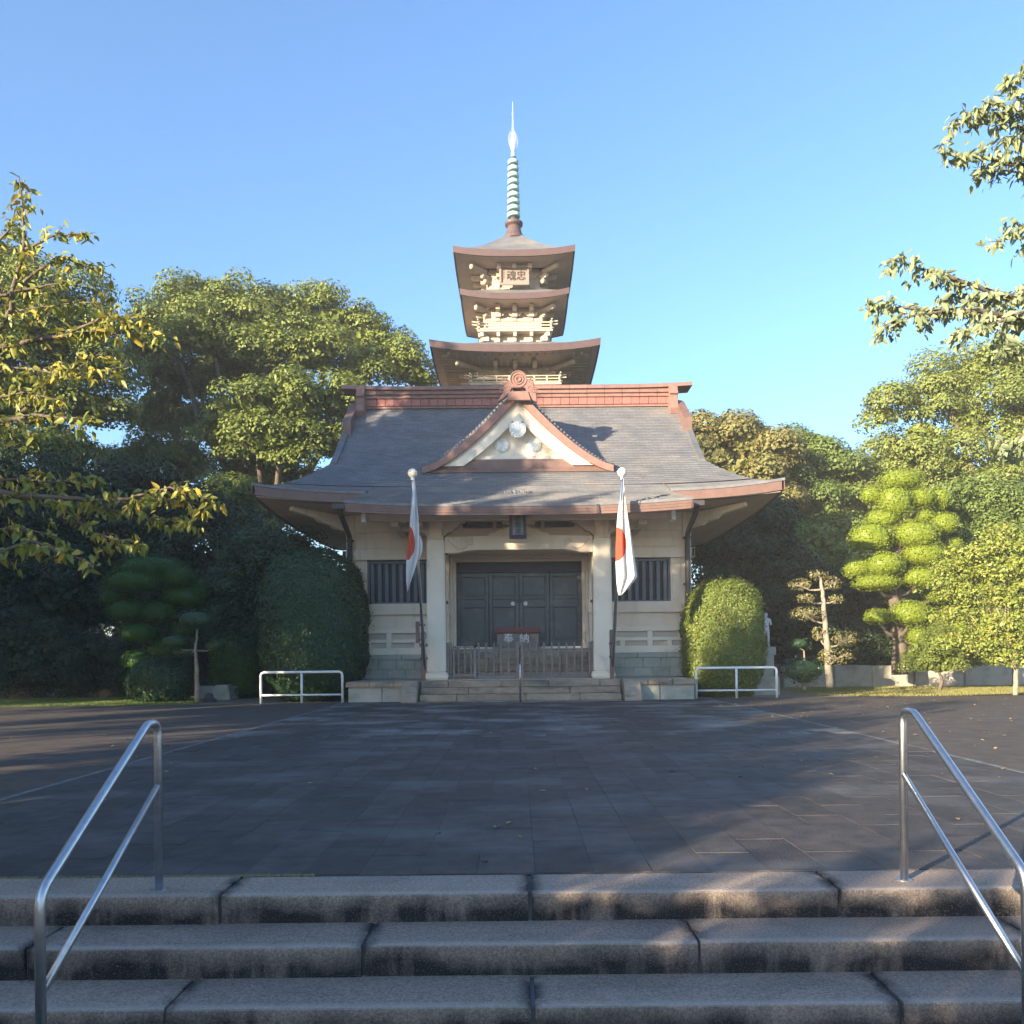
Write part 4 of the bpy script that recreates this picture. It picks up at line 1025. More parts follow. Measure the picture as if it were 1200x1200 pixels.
def balcony(h, z, hr, n):
    MB().box(-h, h, PYC - h, PYC + h, z - .08, z).build('balcony_floor', M['pagoda'], pg)
    for q in range(4):
        T = quad_rot(q)
        for k, zz in enumerate((z + .05, z + hr * .58, z + hr)):
            e = .05 + .17 * (k > 0)
            MB().tube([T @ Vector((-h - e, -h + .04, zz + (.05 if k else 0))), T @ Vector((-h + .12, -h + .04, zz)), T @ Vector((h - .12, -h + .04, zz)), T @ Vector((h + e, -h + .04, zz + (.05 if k else 0)))], .032, 6).build('balcony_rail', M['pagoda'], pg)
        for i in range(n + 1):
            x = -h + .08 + (2 * h - .16) * i / n
            MB().box(x - .03, x + .03, -h + .01, -h + .07, z, z + hr * (1.25 if i in (0, n) else .98), T).build('balcony_post', M['pagoda'], pg)
        for i in range(5):
            x = -h + .2 + (2 * h - .4) * i / 4
            MB().box(x - .07, x + .07, -h + .05, -h + .34, z - .26, z - .082, T).build('support_block', M['pagoda'], pg)
            MB().box(x - .06, x + .06, -h + .22, -h + .5, z - .44, z - .262, T).build('support_block', M['pagoda'], pg)
        C = T @ Matrix.Rotation(R(45), 4, 'Z'); L0 = (h - .3) * 1.414
        MB().box(-.07, .07, -L0 - .22, -L0 + .2, z - .28, z - .085, C).build('corner_bracket', M['pagoda'], pg, bevel=.03)
        MB().box(-.07, .07, -L0 - .0, -L0 + .2, z - .48, z - .285, C).build('corner_bracket', M['pagoda'], pg, bevel=.03)
tower_roof(2.54, 18.05, .19, .25, .36, 19.80, 1.32, 0, (-.66, 0, .66))
tower_roof(2.29, 16.36, .21, .23, 1.30, 16.98, 1.22, 0, (-.72, 0, .72))
tower_roof(3.46, 13.75, .24, .27, 1.50, 14.62, 1.62, 19, (-.82, 0, .82))
body(1.15, 14.5, 16.2); body(1.10, 16.9, 17.9); body(1.52, 0, 13.6); body(1.25, 14.3, 14.9)
brackets(1.15, 15.62, 16.15, (-.72, 0, .72)); brackets(1.10, 16.98, 17.82, (-.72, .72)); brackets(1.52, 12.95, 13.52, (-.82, 0, .82))
balcony(1.62, 15.12, .30, 6); balcony(1.95, 12.72, .30, 7)
# inscribed board between the upper roofs
T = Matrix.Translation((0, 34.80, 17.38)) @ Matrix.Rotation(R(12), 4, 'X')
pb = MB().box(-.56, .56, 0, .05, -.30, .30, T).build('name_board', M['board'], pg)
for (a, b, c, d_) in ((-.64, .64, .29, .39), (-.64, .64, -.39, -.29), (-.64, -.54, -.29, .29), (.54, .64, -.29, .29)):
    MB().box(a, b, -.06, .05, c, d_, T).build('board_frame', M['board'], pb, bevel=.015)
for o in text('board_character', '魂忠', .42, M['ink'], pb, (.07, 34.79, 17.35), rot=(R(102), 0, 0), depth=.014): pass
for i in range(5): MB().box(-.50, -.47, -.010, -.002, .20 - i * .09, .26 - i * .09, T).build('signature_mark', M['ink'], pb)
for i in range(4): MB().box(-.445, -.42, -.010, -.002, .18 - i * .09, .23 - i * .09, T).build('signature_mark', M['ink'], pb)
# spire
MB().lathe(0, PYC, [(.52, 19.70), (.50, 19.84), (.40, 19.92), (.33, 20.16), (.29, 20.32), (.40, 20.40), (.41, 20.50), (.30, 20.56), (.16, 20.62), (.14, 20.70)], 20).build('spire_base', M['pfascia'], pg, smooth=False)
MB().lathe(0, PYC, [(.15, 20.6), (.13, 23.46)], 12).build('spire_core', M['teal'], pg, smooth=True)
MB().lathe(0, PYC, [(.10, 20.6), (.10, 23.6), (.06, 23.95), (.035, 24.9), (.022, 25.4), (.010, 25.95)], 10).build('spire_mast', M['copper'], pg, smooth=True)
for i in range(9):
    z = 20.78 + i * .297; r = .30 - .007 * i
    MB().lathe(0, PYC, [(.09, z - .015), (r - .05, z - .02), (r - .01, z + .0), (r, z + .125), (r - .03, z + .14), (.09, z + .13)], 20).build('spire_ring', M['copper'], pg)
for q in range(4):      # openwork flame
    T = Matrix.Translation((0, PYC, 0)) @ Matrix.Rotation(q * PI / 2 + .5, 4, 'Z')
    mb = MB(); rr = random.Random(q)
    for k in range(7):
        z = 23.82 + k * .11
        w_ = .25 * math.sin(PI * (k + 1.2) / 8.4) ** .6
        mb.tube([T @ Vector((.04, 0, z)), T @ Vector((w_ * .7, 0, z - .03)), T @ Vector((w_, 0, z + .07)), T @ Vector((w_ * .75, 0, z + .13))], .0065, 4)
    mb.build('spire_flame', M['pale'], pg)
for z, r in ((24.75, .06), (25.42, .05)): MB().lathe(0, PYC, [(.01, z - r), (r * .8, z - r * .4), (r, z), (r * .7, z + r * .6), (.01, z + r * 1.2)], 10).build('spire_jewel', M['copper'], pg, smooth=True)

# ------------------------------------------------------------------ fence, gate, offering box, rails
fe = thing('picket_fence', 'weathered grey picket fence closing the porch between the two columns', 'fence', (HX, 22.52, PZ + .004))
FZ = PZ + .006
for x in (-1.99, -.055, .055, 2.01): hb(x - .05, x + .05, 22.47, 22.57, FZ, FZ + 1.02).build('post', M['wood'], fe, bevel=.008)
for x0, x1 in ((-1.94, -.105), (.105, 1.96)):
    for z in (FZ + .10, FZ + .76): hb(x0, x1, 22.50, 22.54, z, z + .07).build('rail', M['wood'], fe)
    hb(x0, x1, 22.46, 22.58, FZ + .0, FZ + .09).build('sill', M['wood'], fe)
rp = random.Random(2)
px_ = [-1.13 + .205 * i for i in range(5)] + [.27 + .205 * i for i in range(9)] + [-1.9]
for x in px_:
    x = x + rp.uniform(-.008, .008); h_ = .93 + rp.uniform(-.015, .02); tf = Matrix.Translation((HX + x, 22.475, FZ + .06)) @ Matrix.Rotation(rp.uniform(-.012, .012), 4, 'Y')
    MB().box(-.024, .024, -.012, .022, 0, h_, tf).build('picket', M['wood'], fe, bevel=.004)
ga = thing('wooden_gate', 'small square wooden gate at the left end of the picket fence', 'gate', (HX - 1.6, 22.4, FZ))
for a, b, z0, z1 in ((-1.84, -1.79, .05, .90), (-1.27, -1.20, .0, .92), (-1.84, -1.20, .86, .92), (-1.79, -1.27, .72, .76), (-1.79, -1.27, .08, .14)):
    hb(a, b, 22.38, 22.42, FZ + z0, FZ + z1).build('gate_frame', M['wood'], ga, bevel=.005)
for i in range(3): hb(-1.70 + i * .17, -1.66 + i * .17, 22.385, 22.41, FZ + .14, FZ + .86).build('gate_bar', M['wood'], ga, bevel=.004)
ob = thing('offering_box', 'wooden offering box with a red lid and two white characters in front of the doors', 'offering box', (HX, 23.75, 1.29))
OX = -.05
hb(OX - .60, OX + .60, 23.56, 23.98, 1.44, 1.82).build('box_body', M['wood'], ob, bevel=.01)
hb(OX - .66, OX + .66, 23.50, 24.04, 1.825, 1.985).build('box_lid', M['boxlid'], ob, bevel=.012)
hb(OX - .68, OX + .68, 23.50, 24.04, 1.34, 1.438).build('box_base', M['wood'], ob, bevel=.012)
for x in (-.6, .5): hb(OX + x, OX + x + .1, 23.52, 24.02, 1.292, 1.338).build('box_foot', M['wood'], ob)
for s in (-1, 1): MB().prism([(HX + OX + s * .60, 1.45), (HX + OX + s * .60, 1.80), (HX + OX + s * .34, 1.80)], 23.545, 23.559).build('corner_brace', M['wood'], ob)
text('box_character', '奉', .30, M['letter'], ob, (HX + OX - .27, 23.55, 1.66)); text('box_character', '納', .30, M['letter'], ob, (HX + OX + .19, 23.55, 1.66))
ch = thing('centre_handrail', 'thin steel handrail standing in the middle of the platform steps', 'handrail', (HX + .0, 21.0, 0))
MB().tube([(HX, 20.85, 0), (HX, 20.85, .90), (HX, 20.88, .95), (HX, 20.96, .99), (HX, 21.75, 1.40), (HX, 21.85, 1.41), (HX, 21.90, 1.38), (HX, 21.90, PZ)], .024, 10).build('rail_frame', M['steel'], ch, smooth=True)
MB().tube([(HX, 20.86, .5), (HX, 21.9, 1.0)], .015, 8).build('middle_rail', M['steel'], ch, smooth=True)
def guard(x, y, label, dz=0):
    t = thing('guard_rail', label, 'barrier', (x, y, dz), 'white guard rails before the bushes')
    L_ = 1.07; H_ = .80; r = .034
    P = lambda a, z: Vector((x + a, y, z + dz))
    MB().tube([P(-L_, -.05), P(-L_, H_ - .09), P(-L_ + .02, H_ - .03), P(-L_ + .08, H_), P(L_ - .08, H_), P(L_ - .02, H_ - .03), P(L_, H_ - .09), P(L_, -.05)], r, 10).build('rail_frame', M['white_paint'], t, smooth=True)
    MB().tube([P(0, -.05), P(0, H_ - .03)], .032, 10).build('middle_post', M['white_paint'], t, smooth=True)
    MB().tube([P(-L_ + .03, .20), P(L_ - .03, .20)], .025, 10).build('lower_rail', M['white_paint'], t, smooth=True)
pl_ = at(356, 820, 21.6); guard(pl_.x, 21.4, 'white pipe guard rail in front of the big dark round bush on the left')
pr_ = at(862, 816, 21.8); guard(pr_.x, 21.7, 'white pipe guard rail in front of the sunny bush on the right')

# ------------------------------------------------------------------ flag poles and flags
def flagpole(top, bot, xpost, label):
    t = thing('flag_pole', label, 'flag pole', (bot[0], bot[1], PZ), 'flag poles beside the porch')
    a, b = Vector(bot), Vector(top)
    MB().tube([a, b], [.042, .030], 10).build('pole', M['steel'], t, smooth=True)
    mb = MB(); R_ = .115
    mb.lathe(b.x, b.y, [(.03, b.z - .02)] + [(R_ * math.sin(PI * i / 10), b.z + R_ - R_ * math.cos(PI * i / 10)) for i in range(1, 10)] + [(.004, b.z + 2 * R_)], 16); mb.build('ball_finial', M['pale'], t, smooth=True)
    MB().lathe(b.x, b.y, [(.05, b.z - .06), (.05, b.z)], 10).build('finial_collar', M['steel'], t)
    mx = (bot[0] + xpost) / 2
    B(xpost - .055, xpost + .055, bot[1] - .05, bot[1] + .05, PZ - .004, 1.85).build('holder_post', M['fascia'], t)
    for z in (1.10, 1.45): B(min(xpost, bot[0]) - .07, max(xpost, bot[0]) + .07, bot[1] - .07, bot[1] + .07, z, z + .05).build('pole_clamp', M['pipe'], t)
    mb = MB(); mb.tube([b + Vector((.03, -.05, -.05)), b + (a - b) * .3 + Vector((.03, -.06, 0)), b + (a - b) * .95 + Vector((.05, -.06, 0))], .007, 4).build('halyard', M['rope'], t)
    return t
lt = at(483.5, 560, 20.1); lb = at(498, 750, 21.9); rt = at(729, 559, 20.1); rb = at(717.5, 746, 21.9)
lp = at(496, 770, 21.9); rp_ = at(717, 770, 21.9)
flagpole(tuple(lt), (lb.x, 21.9, PZ + .3), lp.x, 'steel flag pole with a pale ball leaning beside the left porch column')
flagpole(tuple(rt), (rb.x, 21.9, PZ + .3), rp_.x, 'steel flag pole with a pale ball leaning beside the right porch column')
B(lp.x - .19, lp.x - .10, 21.84, 21.96, 1.55, 2.12).build('holder_bracket', M['fascia'], bpy.data.objects['flag_pole'])
for z in (1.60, 2.0): B(lp.x - .10, lp.x + .06, 21.87, 21.93, z, z + .05).build('holder_bracket', M['fascia'], bpy.data.objects['flag_pole'])
def flag_mat(name, red):
    m = pmat(name, (.80, .78, .76), (.76, .74, .72), 5, .8)
    t = m.node_tree; N = t.nodes; L = t.links; b = N['Principled BSDF']; src = b.inputs['Base Color'].links[0].from_socket
    uv = N.new('ShaderNodeUVMap'); uv.uv_map = 'cloth'
    ln = N.new('ShaderNodeVectorMath'); ln.operation = 'LENGTH'; L.new(uv.outputs[0], ln.inputs[0])
    lt_ = N.new('ShaderNodeMath'); lt_.operation = 'LESS_THAN'; lt_.inputs[1].default_value = 1.0; L.new(ln.outputs['Value'], lt_.inputs[0])
    mx = N.new('ShaderNodeMix'); mx.data_type = 'RGBA'; mx.inputs['B'].default_value = (*red, 1)
    L.new(lt_.outputs[0], mx.inputs['Factor']); L.new(src, mx.inputs['A']); L.new(mx.outputs['Result'], b.inputs['Base Color'])
    tr = N.new('ShaderNodeBsdfTranslucent'); L.new(mx.outputs['Result'], tr.inputs['Color'])
    ms = N.new('ShaderNodeMixShader'); ms.inputs[0].default_value = .3; L.new(b.outputs[0], ms.inputs[1]); L.new(tr.outputs[0], ms.inputs[2]); L.new(ms.outputs[0], N['Material Output'].inputs['Surface'])
    return m
M['flag'] = flag_mat('flag_cloth', (.62, .085, .045))
def flag(rows, disc_, D0, label, fold, sgn):
    """rows: (pixel y, left x, right x) of the limp cloth; vertical folds run down it"""
    t = thing('national_flag', label, 'flag', tuple(at(rows[0][1], rows[0][0], D0)), 'two limp flags')
    ys = [r[0] for r in rows]; n = 40; m = 18; G = []; UV = []
    for i in range(n + 1):
        y = ys[0] + (ys[-1] - ys[0]) * i / n
        a = np.interp(y, ys, [r[1] for r in rows]); b = np.interp(y, ys, [r[2] for r in rows])
        row = []
        for j in range(m + 1):
            u = j / m; x = a + (b - a) * u
            dep = .055 * math.sin(u * fold + i * .03) * min(1, i / 8) + .03 * math.sin(u * fold * 1.9 + 1 + i * .06) * min(1, i / 8)
            p = at(x, y, D0); p.y += dep + .0 * u; row.append(p); UV.append(((x - disc_[0]) / disc_[2], (y - disc_[1]) / disc_[3]))
        G.append(row)
    me = MB().grid(G).mesh('cloth', BASE[t.name], smooth=True)
    uvl = me.uv_layers.new(name='cloth')
    for l in me.loops: uvl.data[l.index].uv = UV[l.vertex_index]
    o = link('cloth', me, M['flag'], t)
    return t, o
flag([(563, 484, 486.4), (575, 483.2, 487.4), (590, 481.8, 489), (605, 480.6, 490.2), (620, 479.3, 491.2), (640, 477.4, 491.5), (655, 476, 489.5), (665, 475.4, 487), (680, 475.6, 482), (693, 477, 478)],
     (477.5, 636, 8.8, 20), 20.35, 'limp white flag with a red disc hanging in shade beside the left column', 9, 1)
flag([(562, 728.6, 730.4), (575, 727.2, 732), (590, 725.6, 733.8), (605, 723.8, 736.6), (620, 722.8, 739.2), (640, 721.8, 742.2), (660, 721.8, 745.2), (676, 722.4, 747.6), (684, 723, 741), (693, 724, 733.5), (697.5, 725.5, 728.5)],
     (721.5, 637.5, 13, 20), 20.35, 'sunlit limp white flag with an orange-red disc beside the right column', 13, 1)
# second fold of the left flag behind its pole
G = []
for i in range(13):
    y = 628 + 28 * i / 12; w_ = 1.0 + 3.6 * math.sin(PI * min(1, i / 12 + .05)) ** .8
    G.append([at(491 + w_ * j / 4 - .5, y, 20.5 + .03 * math.sin(j * 2)) for j in range(5)])
MB().grid(G).build('cloth_fold', M['white_paint'], bpy.data.objects['national_flag'], smooth=True)

# ------------------------------------------------------------------ statue on a pedestal behind the right bush
sp_ = at(899, 770, 23.6); sX = sp_.x
stt = thing('stone_statue', 'small white standing figure on a grey pedestal, half hidden behind the sunny bush', 'statue', (sX, 23.6, 0))
B(sX - .20, sX + .20, 23.4, 23.8, 1.12, 1.36).build('pedestal_top', M['stone'], stt, bevel=.015)
B(sX - .15, sX + .15, 23.45, 23.75, .52, 1.118).build('pedestal_shaft', M['stone'], stt, bevel=.01)
B(sX - .55, sX + .28, 23.35, 24.1, -.1, .518).build('pedestal_block', M['wallstone'], stt, bevel=.02)
def skinned(name, verts, edges, radii, mat, parent, sub=2):
    me = bpy.data.meshes.new(name); b0 = BASE[parent.name]
    me.from_pydata([tuple(Vector(v) - b0) for v in verts], edges, [])
    o = link(name, me, mat, parent)
    sk = o.modifiers.new('skin', 'SKIN'); ss = o.modifiers.new('sub', 'SUBSURF'); ss.levels = ss.render_levels = sub
    for i, r in enumerate(radii): me.skin_vertices[0].data[i].radius = (r, r * .9)
    me.skin_vertices[0].data[0].use_root = True
    bpy.context.view_layer.update()
    dg = bpy.context.evaluated_depsgraph_get(); m2 = bpy.data.meshes.new_from_object(o.evaluated_get(dg)); m2.name = name
    o.modifiers.clear(); o.data = m2
    if not m2.materials: m2.materials.append(mat)
    m2.polygons.foreach_set('use_smooth', [True] * len(m2.polygons)); return o
z = 1.365; f = .98 / 1.7
pts = [(0, 0, .90), (0, 0, 1.12), (0, -.01, 1.36), (0, -.01, 1.46), (0, -.02, 1.52), (0, -.02, 1.62), (0, -.02, 1.70),
       (-.10, 0, .80), (-.11, -.02, .45), (-.11, .02, .06), (-.11, -.12, .03), (.10, 0, .80), (.12, .0, .45), (.13, .03, .06), (.14, -.10, .03),
       (-.20, 0, 1.36), (-.27, 0, 1.12), (-.17, -.18, 1.05), (.20, 0, 1.36), (.27, -.02, 1.10), (.15, -.20, 1.12)]
ed = [(0, 1), (1, 2), (2, 3), (3, 4), (4, 5), (5, 6), (0, 7), (7, 8), (8, 9), (9, 10), (0, 11), (11, 12), (12, 13), (13, 14), (2, 15), (15, 16), (16, 17), (2, 18), (18, 19), (19, 20)]
rd = [.15, .13, .15, .055, .07, .105, .06, .10, .07, .05, .045, .10, .07, .05, .045, .065, .05, .04, .065, .05, .04]
skinned('figure', [(sX + a * f - .03, 23.6 + b * f, z + c * f) for a, b, c in pts], ed, [r * f for r in rd], M['statue'], stt)

# ------------------------------------------------------------------ trees and shrubs
def blob(x, y, D, rx, rz, ry=None):
    """crown lobe around the point at pixel x, y and distance D; radii given in pixels there"""
    p = at(x, y, D); k = D / F
    return (p.x, p.y, p.z, rx * k, (ry if ry else .5 * (rx + rz) * k), rz * k)
def limb_mesh(paths, base):
    mb = MB()
    for pts, r0, r1 in paths:
        n = len(pts); P_ = []; 
        # subdivide with small bends
        for i in range(n - 1):
            a, b = Vector(pts[i]), Vector(pts[i + 1])
            for k in range(4): P_.append(a.lerp(b, k / 4) + Vector([random.uniform(-1, 1) * (b - a).length * .025 for _ in range(3)]))
        P_.append(Vector(pts[-1])); m = len(P_)
        mb.tube(P_, [r0 + (r1 - r0) * i / (m - 1) for i in range(m)], 8 if r0 > .06 else 5)
    return mb.mesh('limb', base, smooth=True)
def tree(name, label, cat, x, y, blobs, mat, n, size, cr=.9, trunk_r=.3, group=None, core=.6, per=.42, bark='bark', limbs=7, aspect=.55, z0=0):
    t = thing(name, label, cat, (x, y, z0 - .05), group)
    cm = crown_mesh('crown', blobs, int(n * 1.9), size * .70, cr, per, core, aspect, base=BASE[t.name])
    link('crown', cm, mat, t)
    top = max(blobs, key=lambda b: b[2]); mid = Vector((sum(b[0] for b in blobs) / len(blobs), sum(b[1] for b in blobs) / len(blobs), sum(b[2] for b in blobs) / len(blobs)))
    fork = Vector((x + (mid.x - x) * .3, y + (mid.y - y) * .3, z0 + (mid.z - z0) * .5))
    link('trunk', limb_mesh([([(x, y, z0 - .1), ((x + fork.x) / 2 + .1, y, (z0 + fork.z) / 2), fork], trunk_r, trunk_r * .7)], BASE[t.name]), M[bark], t)
    ch_ = sorted(blobs, key=lambda b: -b[3])[:limbs]
    for b in ch_:
        q = Vector(b[:3]) + Vector((0, 0, b[5] * .3)); md = fork.lerp(q, .5) + Vector((0, 0, -.08 * (q - fork).length))
        link('limb', limb_mesh([([fork, md, q], trunk_r * .5, trunk_r * .12)], BASE[t.name]), M[bark], t)
    return t
def bl(lst, D, dz=0): return [blob(x, y, D + (e[0] if e else 0), rx, rz) for (x, y, rx, rz, *e) in lst]

# left: the great camphor, the tree beside it, dark evergreens under them
tree('camphor_tree', 'great spreading evergreen with sunlit rounded lobes of foliage, left behind the hall roof', 'tree', -12, 40,
     bl([(232, 362, 50, 28), (290, 366, 48, 30), (345, 368, 43, 24, 1), (392, 384, 43, 28, 1), (436, 400, 38, 26, 1), (470, 428, 34, 20), (496, 446, 22, 12), (190, 382, 38, 28, 1),
         (240, 392, 48, 30, -2), (305, 400, 46, 28, -2), (360, 412, 44, 26, -2), (415, 436, 34, 22, -1), (178, 415, 36, 34, 1), (222, 446, 36, 26, 3), (330, 452, 34, 20, 2),
         (300, 485, 46, 26, -4), (352, 470, 40, 24, -4), (395, 470, 36, 24, -3), (330, 520, 52, 26, -4), (385, 515, 34, 26, -3), (270, 515, 36, 26, -3), (300, 555, 40, 26, -1),
         (245, 490, 34, 24, 3), (190, 480, 34, 34, 3), (272, 432, 40, 28, 1), (300, 445, 34, 24, 2), (215, 540, 36, 34, 3), (160, 545, 34, 30, 4), (355, 575, 40, 22), (262, 590, 34, 24, -3), (300, 610, 44, 26, 1)], 40),
     LM['camphor'], 78000, .24, .80, .55, core=.58, per=.62, limbs=16)
tree('evergreen_tree', 'tall evergreen at the left edge, rising behind the yellowing cherry branches', 'tree', -21, 33,
     bl([(8, 330, 50, 30), (62, 356, 42, 28), (104, 394, 32, 26, 1), (30, 390, 66, 44, -1), (95, 425, 52, 36), (30, 465, 66, 44), (110, 480, 46, 30, 1), (-40, 360, 60, 60), (-40, 460, 60, 60), (28, 522, 52, 20, -3), (75, 540, 40, 18, 1)], 33),
     LM['camphor'], 38000, .22, 1.0, .4, core=.5)
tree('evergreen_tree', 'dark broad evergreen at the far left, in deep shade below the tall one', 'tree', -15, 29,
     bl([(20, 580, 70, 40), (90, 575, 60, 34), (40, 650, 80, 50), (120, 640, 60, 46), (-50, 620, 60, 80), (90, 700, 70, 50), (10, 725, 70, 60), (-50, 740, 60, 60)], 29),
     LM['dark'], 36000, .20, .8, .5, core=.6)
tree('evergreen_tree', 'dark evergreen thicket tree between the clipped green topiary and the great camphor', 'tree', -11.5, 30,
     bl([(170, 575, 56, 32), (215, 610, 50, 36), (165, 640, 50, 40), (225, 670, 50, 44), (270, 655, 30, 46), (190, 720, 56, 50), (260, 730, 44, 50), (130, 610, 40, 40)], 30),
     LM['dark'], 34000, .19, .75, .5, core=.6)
tree('evergreen_tree', 'bright small-leaved tree catching the sun just left of the hall eave', 'tree', -10.4, 33,
     bl([(255, 575, 22, 12), (282, 588, 26, 16), (268, 612, 22, 12), (300, 615, 22, 14), (240, 600, 16, 10)], 33), LM['camphor'], 7000, .17, .45, .12, core=.3, bark='bark_pale')
tree('round_shrub', 'tall dark shrub standing behind the big clipped bush on the left', 'shrub', at(305, 800, 25.5).x, 25.5,
     bl([(312, 655, 50, 40), (275, 685, 34, 38), (345, 665, 40, 40), (300, 730, 50, 50), (262, 720, 26, 36), (330, 760, 50, 40)], 25.5), LM['hedge'], 34000, .12, .5, .5, core=.65)
for i, (x, y, rx, rz, lb) in enumerate([(30, 775, 80, 46, 'low dark shrub mass at the far left edge of the forecourt'), (120, 785, 60, 34, 'low dark shrub between the far left shrubs and the topiary'), (205, 788, 44, 30, 'low dark shrub right below the clipped topiary pads')]):
    tree('low_shrub', lb, 'shrub', at(x, 800, 26).x, 26 + i * .4, bl([(x, y, rx, rz), (x + 26, y - 14, rx * .6, rz * .7)], 26 + i * .4), LM['dark'], 14000, .14, .45, .5, core=.65)

# clipped bushes
def clipped(name, label, cat, x0, x1, ytop, ybot, D, mat, n, size, e=2.8, rough=.03, lump=.03, ry=None, group=None, z0=0, wild=.6):
    a, b = at(x0, ybot, D), at(x1, ytop, D); cx = (a.x + b.x) / 2; r = abs(b.x - a.x) / 2; zt = b.z
    t = thing(name, label, cat, (cx, D, z0), group)
    rz = (zt - z0) / 2 + .06
    link('foliage', clipped_mesh('foliage', (cx, D, z0 + rz - .1), (r, ry or r, rz), n, size, e, BASE[t.name], rough, lump=lump, wild=wild), mat, t)
    MB().tube([(cx, D, z0 - .05), (cx, D, z0 + rz)], [.12, .08], 8).build('trunk', M['bark'], t)
    return t
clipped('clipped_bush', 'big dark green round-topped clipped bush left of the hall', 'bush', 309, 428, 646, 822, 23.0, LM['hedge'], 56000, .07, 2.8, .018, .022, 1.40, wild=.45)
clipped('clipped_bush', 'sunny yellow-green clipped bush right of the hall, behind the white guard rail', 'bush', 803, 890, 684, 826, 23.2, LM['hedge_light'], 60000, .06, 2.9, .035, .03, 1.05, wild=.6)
clipped('clipped_hedge', 'low green hedge left of the big dark round bush', 'hedge', 252, 312, 746, 806, 25.0, LM['pad_shade'], 9000, .07, 3.6, .03, .02, .9)

clipped('clipped_bush', 'low dark clipped mound hiding the foot of the shaded cloud-pruned tree', 'bush', 152, 222, 772, 812, 23.0, LM['hedge'], 9000, .07, 2.3, .05, .05, .6)
# topiary with separate clipped pads
def pads_tree(name, label, pads, D, x, trunk, mat, leaf, per, tr, e=2.3, sparse=False, bark='bark', branches=True, rough=.03, z0=0, lump=.02, bcol=None):
    t = thing(name, label, 'tree', (x, D, z0))
    tp = [Vector(p) for p in trunk]
    link('trunk', limb_mesh([(tp, tr, tr * .35)], BASE[t.name]), M[bark], t)
    for i, (px, py, rx, rz, *dd) in enumerate(pads):
        D2 = D + (dd[0] if dd else 0); p = at(px, py, D2); k = D2 / F; r = (rx * k * .98, rx * k * .85, rz * k * 1.1)
        ar = r[0] * r[0] * 2 + r[0] * r[2] * 8
        n = int(ar * per / (leaf * leaf))
        m_ = clipped_mesh('foliage_pad', tuple(p), r, n, leaf, e, BASE[t.name], rough, lump=lump, sparse=sparse, wild=.7)
        fp = link('foliage_pad', m_, mat, t)
        if sparse: fp['kind'] = 'stuff'
        if branches:
            near = min(tp, key=lambda q: abs(q.z - (p.z - r[2] * 1.2)) + .1 * (q - p).length)
            end = p - Vector((0, 0, r[2] * (.2 if sparse else .5)))
            md = near.lerp(end, .55) - Vector((0, 0, .12 * (end - near).length))
            paths = [([near, md, end], tr * .33, tr * .12)]
            if sparse:
                for q in range(9):
                    a = random.uniform(0, 2 * PI); rr_ = random.uniform(.4, .95)
                    tip = p + Vector((math.cos(a) * r[0] * rr_, math.sin(a) * r[1] * rr_, r[2] * random.uniform(.1, .6)))
                    paths.append(([md.lerp(end, random.uniform(.1, .9)), p.lerp(tip, .5) - Vector((0, 0, r[2] * .3)), tip], tr * .12, tr * .05))
            link('branch', limb_mesh(paths, BASE[t.name]), M[bcol or bark], t)
    return t
DP = 27.0
bx_ = at(1053, 783, DP)
crop3 = lambda L_: [(800 + a / 3, 480 + b / 3, c / 3, d_ / 3, *e) for a, b, c, d_, *e in L_]
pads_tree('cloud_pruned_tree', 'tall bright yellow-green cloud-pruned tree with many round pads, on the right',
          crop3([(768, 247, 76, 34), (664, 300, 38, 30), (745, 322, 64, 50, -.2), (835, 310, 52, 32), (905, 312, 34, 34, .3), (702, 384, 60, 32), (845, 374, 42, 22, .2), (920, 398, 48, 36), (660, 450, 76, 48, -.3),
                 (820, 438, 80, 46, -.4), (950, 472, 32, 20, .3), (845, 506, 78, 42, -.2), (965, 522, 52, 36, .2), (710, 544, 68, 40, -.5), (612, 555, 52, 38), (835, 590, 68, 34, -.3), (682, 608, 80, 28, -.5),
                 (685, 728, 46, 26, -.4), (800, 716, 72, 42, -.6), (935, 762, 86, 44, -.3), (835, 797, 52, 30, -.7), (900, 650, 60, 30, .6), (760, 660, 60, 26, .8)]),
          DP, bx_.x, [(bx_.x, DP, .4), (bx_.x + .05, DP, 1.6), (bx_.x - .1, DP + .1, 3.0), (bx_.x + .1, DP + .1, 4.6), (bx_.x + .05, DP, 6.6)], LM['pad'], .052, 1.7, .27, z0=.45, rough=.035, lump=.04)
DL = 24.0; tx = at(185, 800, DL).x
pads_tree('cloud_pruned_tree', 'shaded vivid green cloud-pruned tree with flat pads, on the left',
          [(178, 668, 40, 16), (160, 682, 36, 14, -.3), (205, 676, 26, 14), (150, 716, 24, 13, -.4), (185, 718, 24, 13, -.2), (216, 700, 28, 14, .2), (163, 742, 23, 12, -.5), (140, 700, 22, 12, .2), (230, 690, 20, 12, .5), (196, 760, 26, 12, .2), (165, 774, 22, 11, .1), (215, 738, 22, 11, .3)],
          DL, tx, [(tx, DL, 0), (tx, DL, 1.5), (tx - .2, DL, 2.6), (tx, DL, 3.6)], LM['pad_shade'], .055, 1.6, .12, rough=.04, bark='bark_shade')
DS = 22.2; t0 = at(232, 816, DS)
